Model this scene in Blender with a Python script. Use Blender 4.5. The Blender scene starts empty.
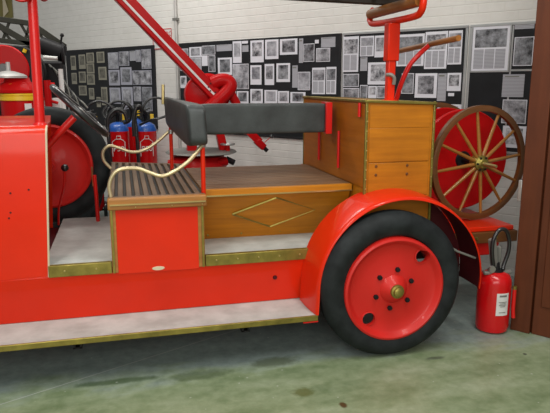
import bpy, bmesh, math, random
from mathutils import Vector, Matrix
random.seed(7)
scene = bpy.context.scene
COL = scene.collection
PI = math.pi

# ---------------------------------------------------------------- materials
def new_mat(name):
    m = bpy.data.materials.new(name); m.use_nodes = True
    nt = m.node_tree; b = nt.nodes['Principled BSDF']
    return m, nt, b
def N(nt, t, **kw):
    n = nt.nodes.new(t)
    for k, v in kw.items():
        if k in n.inputs.keys(): n.inputs[k].default_value = v
        else: setattr(n, k, v)
    return n
def ramp(nt, fac, stops):
    r = nt.nodes.new('ShaderNodeValToRGB')
    el = r.color_ramp.elements
    while len(el) > 1: el.remove(el[0])
    el[0].position = stops[0][0]; el[0].color = (*stops[0][1], 1)
    for p, c in stops[1:]:
        e = el.new(p); e.color = (*c, 1)
    nt.links.new(fac, r.inputs[0]); return r.outputs[0]
def coords(nt, scale=(1, 1, 1), kind='Object'):
    tc = nt.nodes.new('ShaderNodeTexCoord'); mp = nt.nodes.new('ShaderNodeMapping')
    mp.inputs['Scale'].default_value = scale
    nt.links.new(tc.outputs[kind], mp.inputs[0]); return mp.outputs[0]
def noise(nt, vec, scale, detail=4, rough=.55):
    n = nt.nodes.new('ShaderNodeTexNoise'); n.inputs['Scale'].default_value = scale
    n.inputs['Detail'].default_value = detail; n.inputs['Roughness'].default_value = rough
    nt.links.new(vec, n.inputs['Vector']); return n.outputs[0]
def bump(nt, b, h, strength=.2, dist=.01):
    n = nt.nodes.new('ShaderNodeBump'); n.inputs['Strength'].default_value = strength
    n.inputs['Distance'].default_value = dist
    nt.links.new(h, n.inputs['Height']); nt.links.new(n.outputs[0], b.inputs['Normal'])
def mix(nt, fac, a, c):
    n = nt.nodes.new('ShaderNodeMix'); n.data_type = 'RGBA'
    for i, v in ((0, fac), (6, a), (7, c)):
        if hasattr(v, 'links') or hasattr(v, 'is_linked'): nt.links.new(v, n.inputs[i])
        else: n.inputs[i].default_value = v if i == 0 else (*v, 1)
    return n.outputs[2]
def simple(name, col, rough=.5, metal=0, coat=0, var=.12, scale=6, bmp=0):
    m, nt, b = new_mat(name)
    if max(col) < .06 and not coat: b.inputs['Specular IOR Level'].default_value = .2
    v = coords(nt); n = noise(nt, v, scale)
    lo = tuple(c*(1-var) for c in col); hi = tuple(min(1, c*(1+var)) for c in col)
    nt.links.new(ramp(nt, n, [(.3, lo), (.7, hi)]), b.inputs['Base Color'])
    b.inputs['Roughness'].default_value = rough; b.inputs['Metallic'].default_value = metal
    b.inputs['Coat Weight'].default_value = coat; b.inputs['Coat Roughness'].default_value = .08
    if bmp: bump(nt, b, noise(nt, v, scale*12), bmp, .004)
    return m
def wood(name, dark, light, axis='X', rough=.42, coat=.06, scale=1., gaps=0):
    m, nt, b = new_mat(name)
    s = {'X': (1, 14, 14), 'Y': (14, 1, 14), 'Z': (14, 14, 1)}[axis]
    v = coords(nt, tuple(c*scale for c in s)); n = noise(nt, v, 2.2, 6, .6)
    v2 = coords(nt, (1.6, 1.6, 1.6)); n2 = noise(nt, v2, 2.0, 3)
    c1 = ramp(nt, n, [(.28, dark), (.68, light)])
    c2 = ramp(nt, n2, [(.3, tuple(c*.72 for c in light)), (.62, tuple(min(1, c*1.1) for c in light))])
    nt.links.new(mix(nt, .45, c1, c2), b.inputs['Base Color'])
    b.inputs['Roughness'].default_value = rough; b.inputs['Coat Weight'].default_value = coat
    b.inputs['Coat Roughness'].default_value = .15
    b.inputs['Specular IOR Level'].default_value = .3
    bump(nt, b, n, .15, .002); return m
M = {}
def paint(name, col, rough=.3, coat=.6, spec=.3):
    m, nt, b = new_mat(name)
    v = coords(nt); n = noise(nt, v, 2.5, 5)
    c = ramp(nt, n, [(.3, tuple(x*.9 for x in col)), (.7, tuple(min(1, x*1.06) for x in col))])
    nt.links.new(c, b.inputs['Base Color'])
    b.inputs['Roughness'].default_value = rough; b.inputs['Coat Weight'].default_value = coat
    b.inputs['Coat Roughness'].default_value = .07
    b.inputs['Specular IOR Level'].default_value = spec
    bump(nt, b, noise(nt, v, 3.0, 2), .08, .02)
    return m
M['red'] = paint('red_gloss', (.68, .022, .003), .34, .35, .15)
M['red2'] = paint('red_wheel', (.58, .018, .013), .45, .10)
M['red3'] = paint('red_tube', (.60, .010, .008), .3, .25)
M['redbg'] = paint('red_machine', (.50, .006, .007), .35, .04, .1)
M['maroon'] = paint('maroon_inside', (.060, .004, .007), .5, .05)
M['ext'] = paint('red_extinguisher', (.58, .005, .007), .25, .4)
M['wood'] = wood('varnished_wood', (.27, .085, .004), (.56, .205, .010), 'X')
M['woodz'] = wood('varnished_wood_upright', (.25, .075, .003), (.50, .17, .007), 'X')
M['woodf'] = wood('varnished_wood_front', (.18, .052, .003), (.38, .115, .006), 'Y')
M['woodm'] = wood('worn_brown_moulding', (.17, .065, .012), (.40, .175, .045), 'X')
M['slat'] = wood('weathered_slats', (.070, .034, .015), (.20, .11, .055), 'X', .5, .05)
M['slaty'] = wood('weathered_slats_deep', (.055, .029, .014), (.18, .108, .060), 'Y', .5, .05)
M['spoke'] = wood('spoke_wood', (.16, .06, .010), (.36, .15, .028), 'X', .4, .3)
M['rim'] = wood('wheel_rim_wood', (.065, .022, .006), (.16, .058, .014), 'X', .45, .2)
M['bar'] = wood('brown_round_timber', (.15, .05, .010), (.32, .12, .022), 'Y', .4, .3)
M['darkwood'] = wood('dark_timber', (.018, .014, .012), (.045, .035, .028), 'X', .6, .0)
M['door'] = wood('brown_door_wood', (.052, .012, .004), (.11, .028, .009), 'Z', .5, .1, .6)
M['brass'] = simple('brass_polished', (.62, .50, .22), .28, .9)
M['oldbrass'] = simple('brass_tarnished', (.27, .22, .05), .42, .75, var=.3, scale=14)
M['cream'] = simple('cream_beading', (.6, .52, .36), .5)
M['goldrail'] = simple('gilt_rail', (.60, .50, .30), .35, .6)
M['steel'] = simple('steel', (.45, .45, .44), .35, .8)
M['greymetal'] = simple('grey_metal', (.22, .22, .20), .5, .3)
M['leather'] = simple('slate_leather', (.032, .038, .038), .5, 0, .05, .4, 7, .25)
M['tyre'] = simple('tyre_rubber', (.015, .018, .019), .62, 0, 0, .45, 9, .2)
M['black'] = simple('black_rubber', (.012, .012, .013), .3, 0, .3)
M['darkmetal'] = simple('dark_machinery', (.013, .012, .013), .5, .1)
M['ladderg'] = simple('grey_green_ladder', (.040, .040, .030), .55, .1)
M['blue'] = simple('blue_band', (.02, .10, .42), .35, 0, .3)
M['yellow'] = simple('yellow_paint', (.80, .52, .02), .4)
M['white'] = simple('white_paint', (.75, .75, .73), .5)
M['label'] = simple('white_label', (.68, .68, .66), .5)
M['board'] = simple('black_board', (.016, .017, .019), .5, 0, 0, .25, 5)
M['frame'] = simple('dark_frame', (.02, .02, .022), .45)
M['alu'] = simple('aluminium_frame', (.42, .43, .43), .4, .5)
M['paper'] = simple('white_paper', (.72, .72, .78), .6, var=.06)
M['paperw'] = simple('aged_paper', (.32, .30, .24), .7, var=.15)
M['papercool'] = simple('bluish_paper', (.40, .40, .47), .6, var=.08)
M['dome'] = simple('dull_silver', (.50, .49, .47), .4, .3)
M['olive'] = simple('olive_cloth', (.20, .17, .05), .8)
M['redline'] = simple('red_lettering', (.50, .06, .06), .5)
def mat_picture(name, lo, hi, sc, warm=0):
    m, nt, b = new_mat(name)
    oi = nt.nodes.new('ShaderNodeObjectInfo'); va = nt.nodes.new('ShaderNodeVectorMath'); va.operation = 'MULTIPLY_ADD'
    tc = nt.nodes.new('ShaderNodeTexCoord'); cx = nt.nodes.new('ShaderNodeCombineXYZ')
    for i in (0, 1, 2): nt.links.new(oi.outputs['Random'], cx.inputs[i])
    va.inputs[1].default_value = (37, 53, 71)
    nt.links.new(cx.outputs[0], va.inputs[0]); nt.links.new(tc.outputs['Object'], va.inputs[2])
    n = noise(nt, va.outputs[0], sc*.55, 6, .72)
    c = ramp(nt, n, [(.36, lo), (.5, tuple((a+d)/2 for a, d in zip(lo, hi))), (.64, hi)])
    nt.links.new(c, b.inputs['Base Color']); b.inputs['Roughness'].default_value = .4
    return m
PICS = [mat_picture('print_dark', (.015, .015, .018), (.34, .35, .38), 22),
        mat_picture('print_mid', (.03, .03, .036), (.50, .50, .54), 17),
        mat_picture('print_pale', (.14, .14, .16), (.50, .50, .54), 14),
        mat_picture('print_bold', (.015, .015, .02), (.62, .62, .66), 28)]
PICW = mat_picture('print_aged', (.05, .045, .035), (.20, .19, .15), 20)
def mat_text():
    m, nt, b = new_mat('newspaper_columns')
    v = coords(nt)
    w = nt.nodes.new('ShaderNodeTexWave'); w.bands_direction = 'Z'; w.inputs['Scale'].default_value = 28
    w.inputs['Distortion'].default_value = .3; nt.links.new(v, w.inputs[0])
    c = ramp(nt, w.outputs[1], [(.35, (.27, .27, .30)), (.6, (.46, .46, .50))])
    nt.links.new(c, b.inputs['Base Color']); b.inputs['Roughness'].default_value = .6
    return m
M['text'] = mat_text()
def mat_brick():
    m, nt, b = new_mat('white_painted_brick')
    tc = nt.nodes.new('ShaderNodeTexCoord')
    sp = nt.nodes.new('ShaderNodeSeparateXYZ'); cb = nt.nodes.new('ShaderNodeCombineXYZ')
    nt.links.new(tc.outputs['Object'], sp.inputs[0])
    nt.links.new(sp.outputs[0], cb.inputs[0]); nt.links.new(sp.outputs[2], cb.inputs[1])
    br = nt.nodes.new('ShaderNodeTexBrick'); nt.links.new(cb.outputs[0], br.inputs['Vector'])
    br.inputs['Scale'].default_value = 1.0
    br.inputs['Brick Width'].default_value = .22; br.inputs['Row Height'].default_value = .075
    br.inputs['Mortar Size'].default_value = .006; br.inputs['Mortar Smooth'].default_value = .8
    br.inputs['Color1'].default_value = (.74, .725, .69, 1); br.inputs['Color2'].default_value = (.71, .695, .66, 1)
    br.inputs['Mortar'].default_value = (.66, .645, .605, 1)
    n = noise(nt, cb.outputs[0], 9, 6)
    n2 = noise(nt, cb.outputs[0], 1.3, 4)
    c = mix(nt, .35, br.outputs[0], ramp(nt, n, [(.3, (.62, .605, .57)), (.6, (.78, .765, .73))]))
    c = mix(nt, .3, c, ramp(nt, n2, [(.35, (.64, .62, .57)), (.65, (.78, .765, .73))]))
    nt.links.new(c, b.inputs['Base Color']); b.inputs['Roughness'].default_value = .55
    ad = nt.nodes.new('ShaderNodeMath'); ad.operation = 'MULTIPLY_ADD'
    nt.links.new(br.outputs[1], ad.inputs[0]); ad.inputs[1].default_value = -1.0
    nt.links.new(n, ad.inputs[2]); bump(nt, b, ad.outputs[0], .4, .006)
    return m
M['brick'] = mat_brick()
def mat_floor():
    m, nt, b = new_mat('painted_concrete_floor')
    v = coords(nt); sp = nt.nodes.new('ShaderNodeSeparateXYZ'); nt.links.new(v, sp.inputs[0])
    def math(op, a, c, d=None):
        n = nt.nodes.new('ShaderNodeMath'); n.operation = op
        for i, q in enumerate((a, c, d)):
            if q is None: continue
            if hasattr(q, 'is_linked'): nt.links.new(q, n.inputs[i])
            else: n.inputs[i].default_value = q
        return n.outputs[0]
    big = noise(nt, coords(nt, (1, 2.2, 1)), 1.6, 6, .6)
    fine = noise(nt, v, 14, 6, .65)
    # worn greenish area in front of a bluish grey strip (paint plus painted-in shade): boundary wobbles
    e = math('MULTIPLY_ADD', big, .9, sp.outputs[1])
    green_f = ramp(nt, math('SUBTRACT', e, 3.0), [(.50, (1, 1, 1)), (.72, (0, 0, 0))])
    grey = ramp(nt, fine, [(.3, (.165, .21, .20)), (.7, (.27, .33, .31))])
    green = ramp(nt, big, [(.34, (.10, .15, .065)), (.5, (.22, .275, .155)), (.64, (.32, .37, .25))])
    green = mix(nt, .35, green, ramp(nt, fine, [(.35, (.13, .18, .085)), (.65, (.34, .39, .26))]))
    c = mix(nt, green_f, grey, green)
    # thin pale painted line
    (x0, y0), (x1, y1) = (-.652, 3.067), (.552, 3.641)
    L = ((x1-x0)**2+(y1-y0)**2)**.5; nx, ny = -(y1-y0)/L, (x1-x0)/L
    d = math('ABSOLUTE', math('SUBTRACT', math('MULTIPLY_ADD', sp.outputs[0], nx, math('MULTIPLY', sp.outputs[1], ny)), x0*nx+y0*ny), 0)
    ln = math('MULTIPLY', math('LESS_THAN', d, .0045), .6)
    c = mix(nt, ln, c, (.42, .44, .42))
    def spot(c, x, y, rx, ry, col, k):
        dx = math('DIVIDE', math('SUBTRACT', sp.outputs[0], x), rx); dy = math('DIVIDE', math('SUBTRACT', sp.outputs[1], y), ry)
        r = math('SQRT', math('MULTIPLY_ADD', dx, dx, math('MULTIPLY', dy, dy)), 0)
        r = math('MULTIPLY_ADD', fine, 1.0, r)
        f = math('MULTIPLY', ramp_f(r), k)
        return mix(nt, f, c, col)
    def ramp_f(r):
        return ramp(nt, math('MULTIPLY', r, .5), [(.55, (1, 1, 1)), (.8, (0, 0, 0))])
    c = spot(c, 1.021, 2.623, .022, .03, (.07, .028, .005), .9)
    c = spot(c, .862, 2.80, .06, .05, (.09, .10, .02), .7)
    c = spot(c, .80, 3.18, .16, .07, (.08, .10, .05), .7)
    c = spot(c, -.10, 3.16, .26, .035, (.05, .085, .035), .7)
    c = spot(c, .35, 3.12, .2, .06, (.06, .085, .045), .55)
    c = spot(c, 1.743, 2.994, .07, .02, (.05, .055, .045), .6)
    c = spot(c, 2.298, 2.909, .014, .014, (.02, .02, .02), .9)
    # paint speckles
    vo = nt.nodes.new('ShaderNodeTexVoronoi'); vo.inputs['Scale'].default_value = 9; nt.links.new(v, vo.inputs['Vector'])
    c = mix(nt, math('MULTIPLY', math('LESS_THAN', vo.outputs[0], .055), .5), c, (.5, .52, .48))
    nt.links.new(c, b.inputs['Base Color'])
    b.inputs['Roughness'].default_value = .38; b.inputs['Specular IOR Level'].default_value = .35
    bump(nt, b, fine, .12, .004)
    return m
M['floor'] = mat_floor()
def mat_mat():
    m, nt, b = new_mat('grey_tread_mat')
    v = coords(nt); ch = nt.nodes.new('ShaderNodeTexChecker'); ch.inputs['Scale'].default_value = 60
    nt.links.new(v, ch.inputs[0]); n = noise(nt, v, 8, 5)
    c = ramp(nt, n, [(.3, (.36, .38, .355)), (.7, (.52, .545, .515))])
    nt.links.new(c, b.inputs['Base Color'])
    b.inputs['Roughness'].default_value = .6
    bump(nt, b, n, .2, .002); return m
M['mat'] = mat_mat()

# ---------------------------------------------------------------- mesh helpers
def wpos(o):
    p = Vector((0, 0, 0))
    while o is not None:
        p += o.location; o = o.parent
    return p
def link(name, bm, mat, parent=None, smooth=True, bevel=0, seg=2, loc=None, angle=40):
    bmesh.ops.recalc_face_normals(bm, faces=bm.faces[:])
    if parent is None and loc is None:
        xs = [v.co for v in bm.verts]
        loc = Vector(((min(c.x for c in xs)+max(c.x for c in xs))/2, (min(c.y for c in xs)+max(c.y for c in xs))/2, min(c.z for c in xs)))
    off = wpos(parent) if parent is not None else Vector(loc)
    bmesh.ops.translate(bm, verts=bm.verts[:], vec=-off)
    me = bpy.data.meshes.new(name); bm.to_mesh(me); bm.free()
    me.materials.append(M[mat] if isinstance(mat, str) else mat)
    o = bpy.data.objects.new(name, me); COL.objects.link(o)
    if parent is not None: o.parent = parent
    else: o.location = off
    if smooth:
        for p in me.polygons: p.use_smooth = True
        me.set_sharp_from_angle(angle=math.radians(angle))
    if bevel:
        md = o.modifiers.new('bevel', 'BEVEL'); md.width = bevel; md.segments = seg; md.limit_method = 'ANGLE'
        md.angle_limit = math.radians(35)
    return o
def B(): return bmesh.new()
def hexa(bm, c):   # 8 corners: bottom 4 (ccw), top 4
    v = [bm.verts.new(p) for p in c]
    for f in ((3, 2, 1, 0), (4, 5, 6, 7), (0, 1, 5, 4), (1, 2, 6, 5), (2, 3, 7, 6), (3, 0, 4, 7)):
        bm.faces.new([v[i] for i in f])
    return bm
def box(bm, x0, x1, y0, y1, z0, z1):
    return hexa(bm, [(x0, y0, z0), (x1, y0, z0), (x1, y1, z0), (x0, y1, z0), (x0, y0, z1), (x1, y0, z1), (x1, y1, z1), (x0, y1, z1)])
def beam(bm, a, b, w, h, upv=(0, 0, 1)):
    a, b = Vector(a), Vector(b); d = (b-a).normalized(); s = d.cross(Vector(upv)).normalized()*w/2
    u = s.cross(d).normalized()*h/2
    return hexa(bm, [a-s-u, a+s-u, b+s-u, b-s-u, a-s+u, a+s+u, b+s+u, b-s+u])
def tube(bm, pts, r, n=12, closed=False, smoothit=0):
    pts = [Vector(p) for p in pts]
    if smoothit:
        q = []
        m = len(pts)
        rng = range(m) if closed else range(m-1)
        for i in rng:
            p0 = pts[(i-1) % m] if (closed or i > 0) else pts[0]*2-pts[1]
            p1, p2 = pts[i], pts[(i+1) % m]
            p3 = pts[(i+2) % m] if (closed or i+2 < m) else p2*2-p1
            for k in range(smoothit):
                t = k/smoothit
                q.append(.5*((2*p1)+(-p0+p2)*t+(2*p0-5*p1+4*p2-p3)*t*t+(-p0+3*p1-3*p2+p3)*t**3))
        if not closed: q.append(pts[-1])
        pts = q
    m = len(pts)
    rr = r if isinstance(r, (list, tuple)) else None
    rings = []; pn = None
    for i, p in enumerate(pts):
        if closed: t = (pts[(i+1) % m]-pts[i-1]).normalized()
        else: t = (pts[min(i+1, m-1)]-pts[max(i-1, 0)]).normalized()
        if pn is None:
            a = Vector((0, 0, 1)) if abs(t.z) < .9 else Vector((1, 0, 0)); pn = t.cross(a).normalized()
        else:
            pn = (pn-t*pn.dot(t)).normalized()
        bn = t.cross(pn)
        ri = r if rr is None else rr[0]+(rr[1]-rr[0])*i/(m-1)
        rings.append([bm.verts.new(p+pn*ri*math.cos(2*PI*k/n)+bn*ri*math.sin(2*PI*k/n)) for k in range(n)])
    for i in range(m if closed else m-1):
        A, C = rings[i], rings[(i+1) % m]
        for k in range(n): bm.faces.new((A[k], A[(k+1) % n], C[(k+1) % n], C[k]))
    if not closed:
        bm.faces.new(rings[0][::-1]); bm.faces.new(rings[-1])
    return bm
def lathe(bm, prof, c, axis='Z', n=48, closed=False, rot=None):
    # prof: list of (r, h); r=0 collapses to a pole
    c = Vector(c); rings = []
    for r, h in prof:
        if r < 1e-6: pts = [(0, 0, h)]
        else: pts = [(r*math.cos(2*PI*k/n), r*math.sin(2*PI*k/n), h) for k in range(n)]
        out = []
        for x, y, z in pts:
            if axis == 'Y': p = Vector((x, z, y))
            elif axis == 'X': p = Vector((z, x, y))
            else: p = Vector((x, y, z))
            if rot is not None: p = rot @ p
            out.append(bm.verts.new(c+p))
        rings.append(out)
    L = len(rings)
    for i in range(L if closed else L-1):
        A, C = rings[i], rings[(i+1) % L]
        if len(A) == 1 and len(C) == 1: continue
        for k in range(n):
            if len(A) == 1: bm.faces.new((A[0], C[k], C[(k+1) % n]))
            elif len(C) == 1: bm.faces.new((A[k], A[(k+1) % n], C[0]))
            else: bm.faces.new((A[k], A[(k+1) % n], C[(k+1) % n], C[k]))
    if not closed:
        for R in (rings[0], rings[-1]):
            if len(R) > 1: bm.faces.new(R)
    return bm
def prism(bm, poly, d):
    d = Vector(d); a = [bm.verts.new(p) for p in poly]; b = [bm.verts.new(Vector(p)+d) for p in poly]
    n = len(a); bm.faces.new(a[::-1]); bm.faces.new(b)
    for i in range(n): bm.faces.new((a[i], a[(i+1) % n], b[(i+1) % n], b[i]))
    return bm
def text_mesh(bm, body, size, mtx, extrude=.0008):
    cu = bpy.data.curves.new('t', 'FONT'); cu.body = body; cu.size = size; cu.extrude = extrude
    cu.align_x = 'CENTER'; cu.align_y = 'CENTER'
    o = bpy.data.objects.new('t', cu); COL.objects.link(o)
    bpy.context.view_layer.update()
    me = o.to_mesh(); t = me.copy(); o.to_mesh_clear()
    COL.objects.unlink(o); bpy.data.objects.remove(o); bpy.data.curves.remove(cu)
    t.transform(mtx); bm.from_mesh(t); bpy.data.meshes.remove(t)
    return bm
def tag(o, label, cat=None, group=None, kind=None):
    if label: o['label'] = label
    if cat: o['category'] = cat
    if group: o['group'] = group
    if kind: o['kind'] = kind
    return o
def thing(name, label, cat, loc, group=None):
    o = bpy.data.objects.new(name, None); COL.objects.link(o); o.location = loc
    o.empty_display_size = .1
    return tag(o, label, cat, group)
def struct(o): o['kind'] = 'structure'; return o
PAPERS={
 'A':[
   [(-7.948, -7.821, 1.807, 2.004, 'd'), (-7.744, -7.582, 1.818, 2.016, 'd'), (-7.55, -7.371, 1.897, 2.034, 'd'), (-7.307, -7.129, 1.892, 2.039, 'd')] ,
   [(-7.951, -7.823, 1.607, 1.764, 'd'), (-7.763, -7.597, 1.625, 1.78, 'd'), (-7.561, -7.379, 1.751, 1.889, 'd'), (-7.57, -7.384, 1.597, 1.74, 'd'), (-7.285, -7.1, 1.661, 1.837, 'd')] ,
   [(-7.786, -7.594, 1.447, 1.584, 'd'), (-7.541, -7.415, 1.393, 1.551, 'd'), (-7.368, -7.273, 1.289, 1.428, 'd'), (-7.246, -7.107, 1.319, 1.566, 'd')] ,
 ],
 'B':[
   [(-7.042, -6.818, 1.807, 2.02, 'g'), (-6.803, -6.589, 1.842, 2.026, 'g'), (-6.578, -6.454, 1.902, 2.028, 't'), (-6.445, -6.346, 1.886, 2.034, 'g'), (-6.333, -6.141, 1.796, 2.037, 'g')] ,
   [(-7.054, -6.81, 1.588, 1.793, 'p'), (-6.79, -6.552, 1.595, 1.823, 'p'), (-6.534, -6.146, 1.597, 1.777, 'g')] ,
   [(-7.053, -6.814, 1.345, 1.558, 'p'), (-6.785, -6.55, 1.268, 1.567, 'p'), (-6.524, -6.371, 1.386, 1.573, 'g'), (-6.351, -6.151, 1.26, 1.568, 'g')] ,
 ],
 'C':[
   [(-5.602, -5.455, 1.761, 2.019, 'g'), (-5.44, -5.233, 1.915, 2.031, 'p'), (-5.221, -5.004, 1.937, 2.039, 'g'), (-4.987, -4.747, 1.969, 2.041, 't'), (-4.733, -4.602, 1.836, 2.069, 'p'), (-4.59, -4.499, 2.038, 2.066, 's'), (-4.591, -4.5, 1.951, 2.023, 't'), (-4.47, -4.281, 1.835, 2.065, 'p'), (-4.261, -4.079, 1.864, 2.064, 'p'), (-4.059, -3.83, 1.903, 2.061, 'p'), (-3.809, -3.757, 1.816, 2.057, 't'), (-3.749, -3.614, 1.825, 2.002, 'g'), (-3.606, -3.559, 2.0, 2.035, 's'), (-3.535, -3.367, 1.959, 2.054, 't'), (-3.592, -3.424, 1.821, 1.953, 'g')] ,
   [(-5.445, -5.237, 1.723, 1.909, 'g'), (-5.224, -5.127, 1.812, 1.931, 's'), (-5.12, -5.007, 1.743, 1.928, 'g'), (-4.969, -4.748, 1.707, 1.897, 'p'), (-4.734, -4.497, 1.55, 1.823, 'g'), (-4.473, -4.314, 1.598, 1.805, 'p'), (-4.268, -4.137, 1.595, 1.815, 'p'), (-4.106, -3.923, 1.626, 1.818, 'p'), (-3.893, -3.824, 1.568, 1.792, 't'), (-3.817, -3.662, 1.544, 1.726, 'g'), (-3.64, -3.479, 1.505, 1.765, 'n'), (-3.467, -3.349, 1.507, 1.77, 'n')] ,
   [(-4.949, -4.752, 1.538, 1.696, 'g'), (-4.881, -4.689, 1.391, 1.527, 'g'), (-4.68, -4.505, 1.395, 1.528, 'p'), (-4.477, -4.296, 1.399, 1.551, 'p'), (-4.273, -4.092, 1.403, 1.542, 'p'), (-4.083, -3.936, 1.407, 1.532, 'p'), (-3.917, -3.722, 1.41, 1.523, 'p'), (-5.613, -5.503, 1.558, 1.701, 'p')] ,
 ],
 'D':[
   [(-3.275, -3.101, 1.719, 2.048, 'n'), (-3.086, -2.937, 1.86, 2.043, 'n'), (-2.929, -2.82, 1.847, 2.042, 'p'), (-2.698, -2.432, 1.762, 2.038, 'n'), (-2.425, -2.219, 1.734, 2.048, 'n'), (-2.212, -2.089, 1.768, 2.047, 'n')] ,
   [(-3.266, -3.088, 1.578, 1.7, 'g'), (-3.079, -3.003, 1.726, 1.852, 't'), (-2.993, -2.773, 1.6, 1.802, 'p'), (-2.636, -2.516, 1.519, 1.699, 'g'), (-2.504, -2.295, 1.484, 1.697, 'p'), (-2.288, -2.209, 1.458, 1.695, 't'), (-2.204, -2.079, 1.545, 1.697, 'p'), (-2.185, -2.131, 1.502, 1.528, 's')] ,
   [(-3.262, -3.081, 1.432, 1.566, 'g'), (-3.071, -2.991, 1.435, 1.595, 'g'), (-2.983, -2.892, 1.474, 1.586, 'p'), (-2.884, -2.781, 1.476, 1.586, 'g'), (-2.28, -2.062, 1.293, 1.432, 'p')] ,
 ],
 'E':[
   [(-2.0, -1.697, 1.711, 2.071, 'n'), (-1.664, -1.514, 2.029, 2.064, 't'), (-1.656, -1.506, 1.746, 1.968, 'g')] ,
   [(-1.728, -1.556, 1.5, 1.681, 't'), (-1.713, -1.52, 1.289, 1.48, 'g'), (-1.697, -1.511, 1.092, 1.269, 'p')] ,
 ],
}
# A -8.067 -7.061
# B -7.055 -6.086
# C -5.62 -3.307
# D -3.284 -2.048
# E -2.026 -1.661
# F -1.66 -1.423
# ================================================================= THE SETTING
WROT = math.radians(-53.5)       # the back wall runs at an angle behind the engine
def wl(u, d, z):                 # wall coordinates (along, depth, height) -> world
    c, s = math.cos(WROT), math.sin(WROT)
    return Vector((u*c-d*s, u*s+d*c, z))
def wobj(name, bm, mat, parent=None, loc=(0, 0, 0), **kw):
    """object whose mesh is given in wall coordinates; top-level ones carry the wall's rotation"""
    loc = Vector(loc)
    if parent is None:
        o = link(name, bm, mat, None, loc=loc, **kw)
        o.location = wl(*loc); o.rotation_euler = (0, 0, WROT)
        o['wall_loc'] = list(loc); return o
    return link_local(name, bm, mat, parent, **kw)
def link_local(name, bm, mat, parent, **kw):
    # mesh in wall coordinates, parent rotated with the wall
    r = parent
    while r.parent is not None: r = r.parent
    off = Vector(r['wall_loc'])
    bmesh.ops.translate(bm, verts=bm.verts[:], vec=-off)
    o = link(name, bm, mat, None, loc=(0, 0, 0), **kw)
    o.parent = parent
    return o
def clean(o):
    if 'wall_loc' in o: del o['wall_loc']

bm = B(); box(bm, -6, 7, -3, 13.5, -.12, 0); struct(link('floor', bm, 'floor', smooth=False, loc=(0, 0, 0)))
bm = B(); box(bm, -11.5, 2.6, 5.06, 5.30, 0, 4.6)
struct(wobj('wall_back', bm, 'brick', smooth=False, loc=(0, 0, 0)))
# brown timber door standing forward of the wall at the right
bm = B(); box(bm, -1.168, -1.045, 3.90, 3.99, 0, 3.6); box(bm, -1.036, .35, 3.915, 3.975, 0, 3.6)
box(bm, -1.045, -1.036, 3.93, 3.975, 0, 3.6)
door = struct(wobj('door_1', bm, 'door', loc=(-1.0, 3.95, 0), bevel=.004))
bm = B(); box(bm, -1.188, -1.166, 3.893, 3.93, .87, 1.005); wobj('door_latch', bm, 'steel', door, bevel=.002)
bm = B(); box(bm, -.99, -.30, 3.905, 3.915, .2, 1.2); box(bm, -.99, -.30, 3.905, 3.915, 1.35, 2.3)
wobj('door_panel', bm, 'door', door, bevel=.004)
clean(door)
# conduit down the wall
bm = B(); tube(bm, [(-5.66, 5.040, 0), (-5.66, 5.040, 4.5)], .018, 12)
o = wobj('trim_1', bm, 'dome', loc=(-5.66, 5.04, 0)); struct(o)
bm = B()
for z in (.4, 1.4, 2.35, 3.4): box(bm, -5.70, -5.62, 5.02, 5.058, z, z+.03)
wobj('pipe_clip', bm, 'greymetal', o); clean(o)

# ---- display boards
def rect_frame(bm, u0, u1, z0, z1, d0, d1, w):
    box(bm, u0, u1, d0, d1, z1-w, z1); box(bm, u0, u1, d0, d1, z0, z0+w)
    box(bm, u0, u0+w, d0, d1, z0+w, z1-w); box(bm, u1-w, u1, d0, d1, z0+w, z1-w)
BOARDS = {
 'A': (-8.067, -7.066, 'display_board', 'far left black board with yellowed old prints beside dark machinery', 'frame'),
 'B': (-7.055, -6.086, 'display_board', 'framed black board of bluish photographs left of the wall pipe', 'frame'),
 'C': (-5.62, -3.307, 'display_board', 'widest black display board, between wall pipe and aluminium edge strip', 'frame'),
 'D': (-3.284, -2.048, 'display_board', 'black board with newspaper pages behind the red ladder rack', 'alu'),
 'E': (-2.026, -1.42, 'display_board', 'rightmost display board with large framed page, above the wooden spoked wheel', 'alu')}
boards = {}
for k, (u0, u1, nm, lab, fm) in BOARDS.items():
    loc = ((u0+u1)/2, 5.05, 1.04)
    bm = B(); box(bm, u0, u1, 5.042, 5.059, 1.04, 2.08)
    o = wobj(nm, bm, 'board', smooth=False, loc=loc)
    tag(o, lab, 'display board'); boards[k] = o
    bm = B(); rect_frame(bm, u0-.004, u1+.004, 1.036, 2.085, 5.0412, 5.0585, .022)
    wobj('frame', bm, fm, o, bevel=.003)
    if k == 'B':
        bm = B(); box(bm, u0+.02, u1-.02, 5.0412, 5.0425, 1.574, 1.586); box(bm, -6.812, -6.80, 5.0412, 5.0425, 1.06, 1.80)
        wobj('divider', bm, 'frame', o)
    if k == 'E':
        bm = B(); box(bm, -1.682, -1.668, 5.0412, 5.0425, 1.06, 2.06); box(bm, -1.682, -1.43, 5.0412, 5.0425, 1.705, 1.72); wobj('divider', bm, 'alu', o)
    clean(o)
BN = {'A': 'far left board', 'B': 'board left of pipe', 'C': 'widest board',
      'D': 'board behind rack', 'E': 'rightmost board'}
ORD = ['first', 'second', 'third', 'fourth', 'fifth', 'sixth', 'seventh', 'eighth', 'ninth', 'tenth', 'eleventh', 'twelfth', 'thirteenth', 'fourteenth', 'fifteenth']
ROW = ['top row', 'second row', 'third row']
KND = {'p': ('photo_print', 'white-edged photo'), 'g': ('photo_print', 'borderless grey photo'), 'n': ('newspaper_page', 'illustrated newspaper page'),
       't': ('typed_sheet', 'pale typed sheet'), 's': ('caption_card', 'white caption card'), 'd': ('photo_print', 'yellowed old print')}
idx = 0
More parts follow.
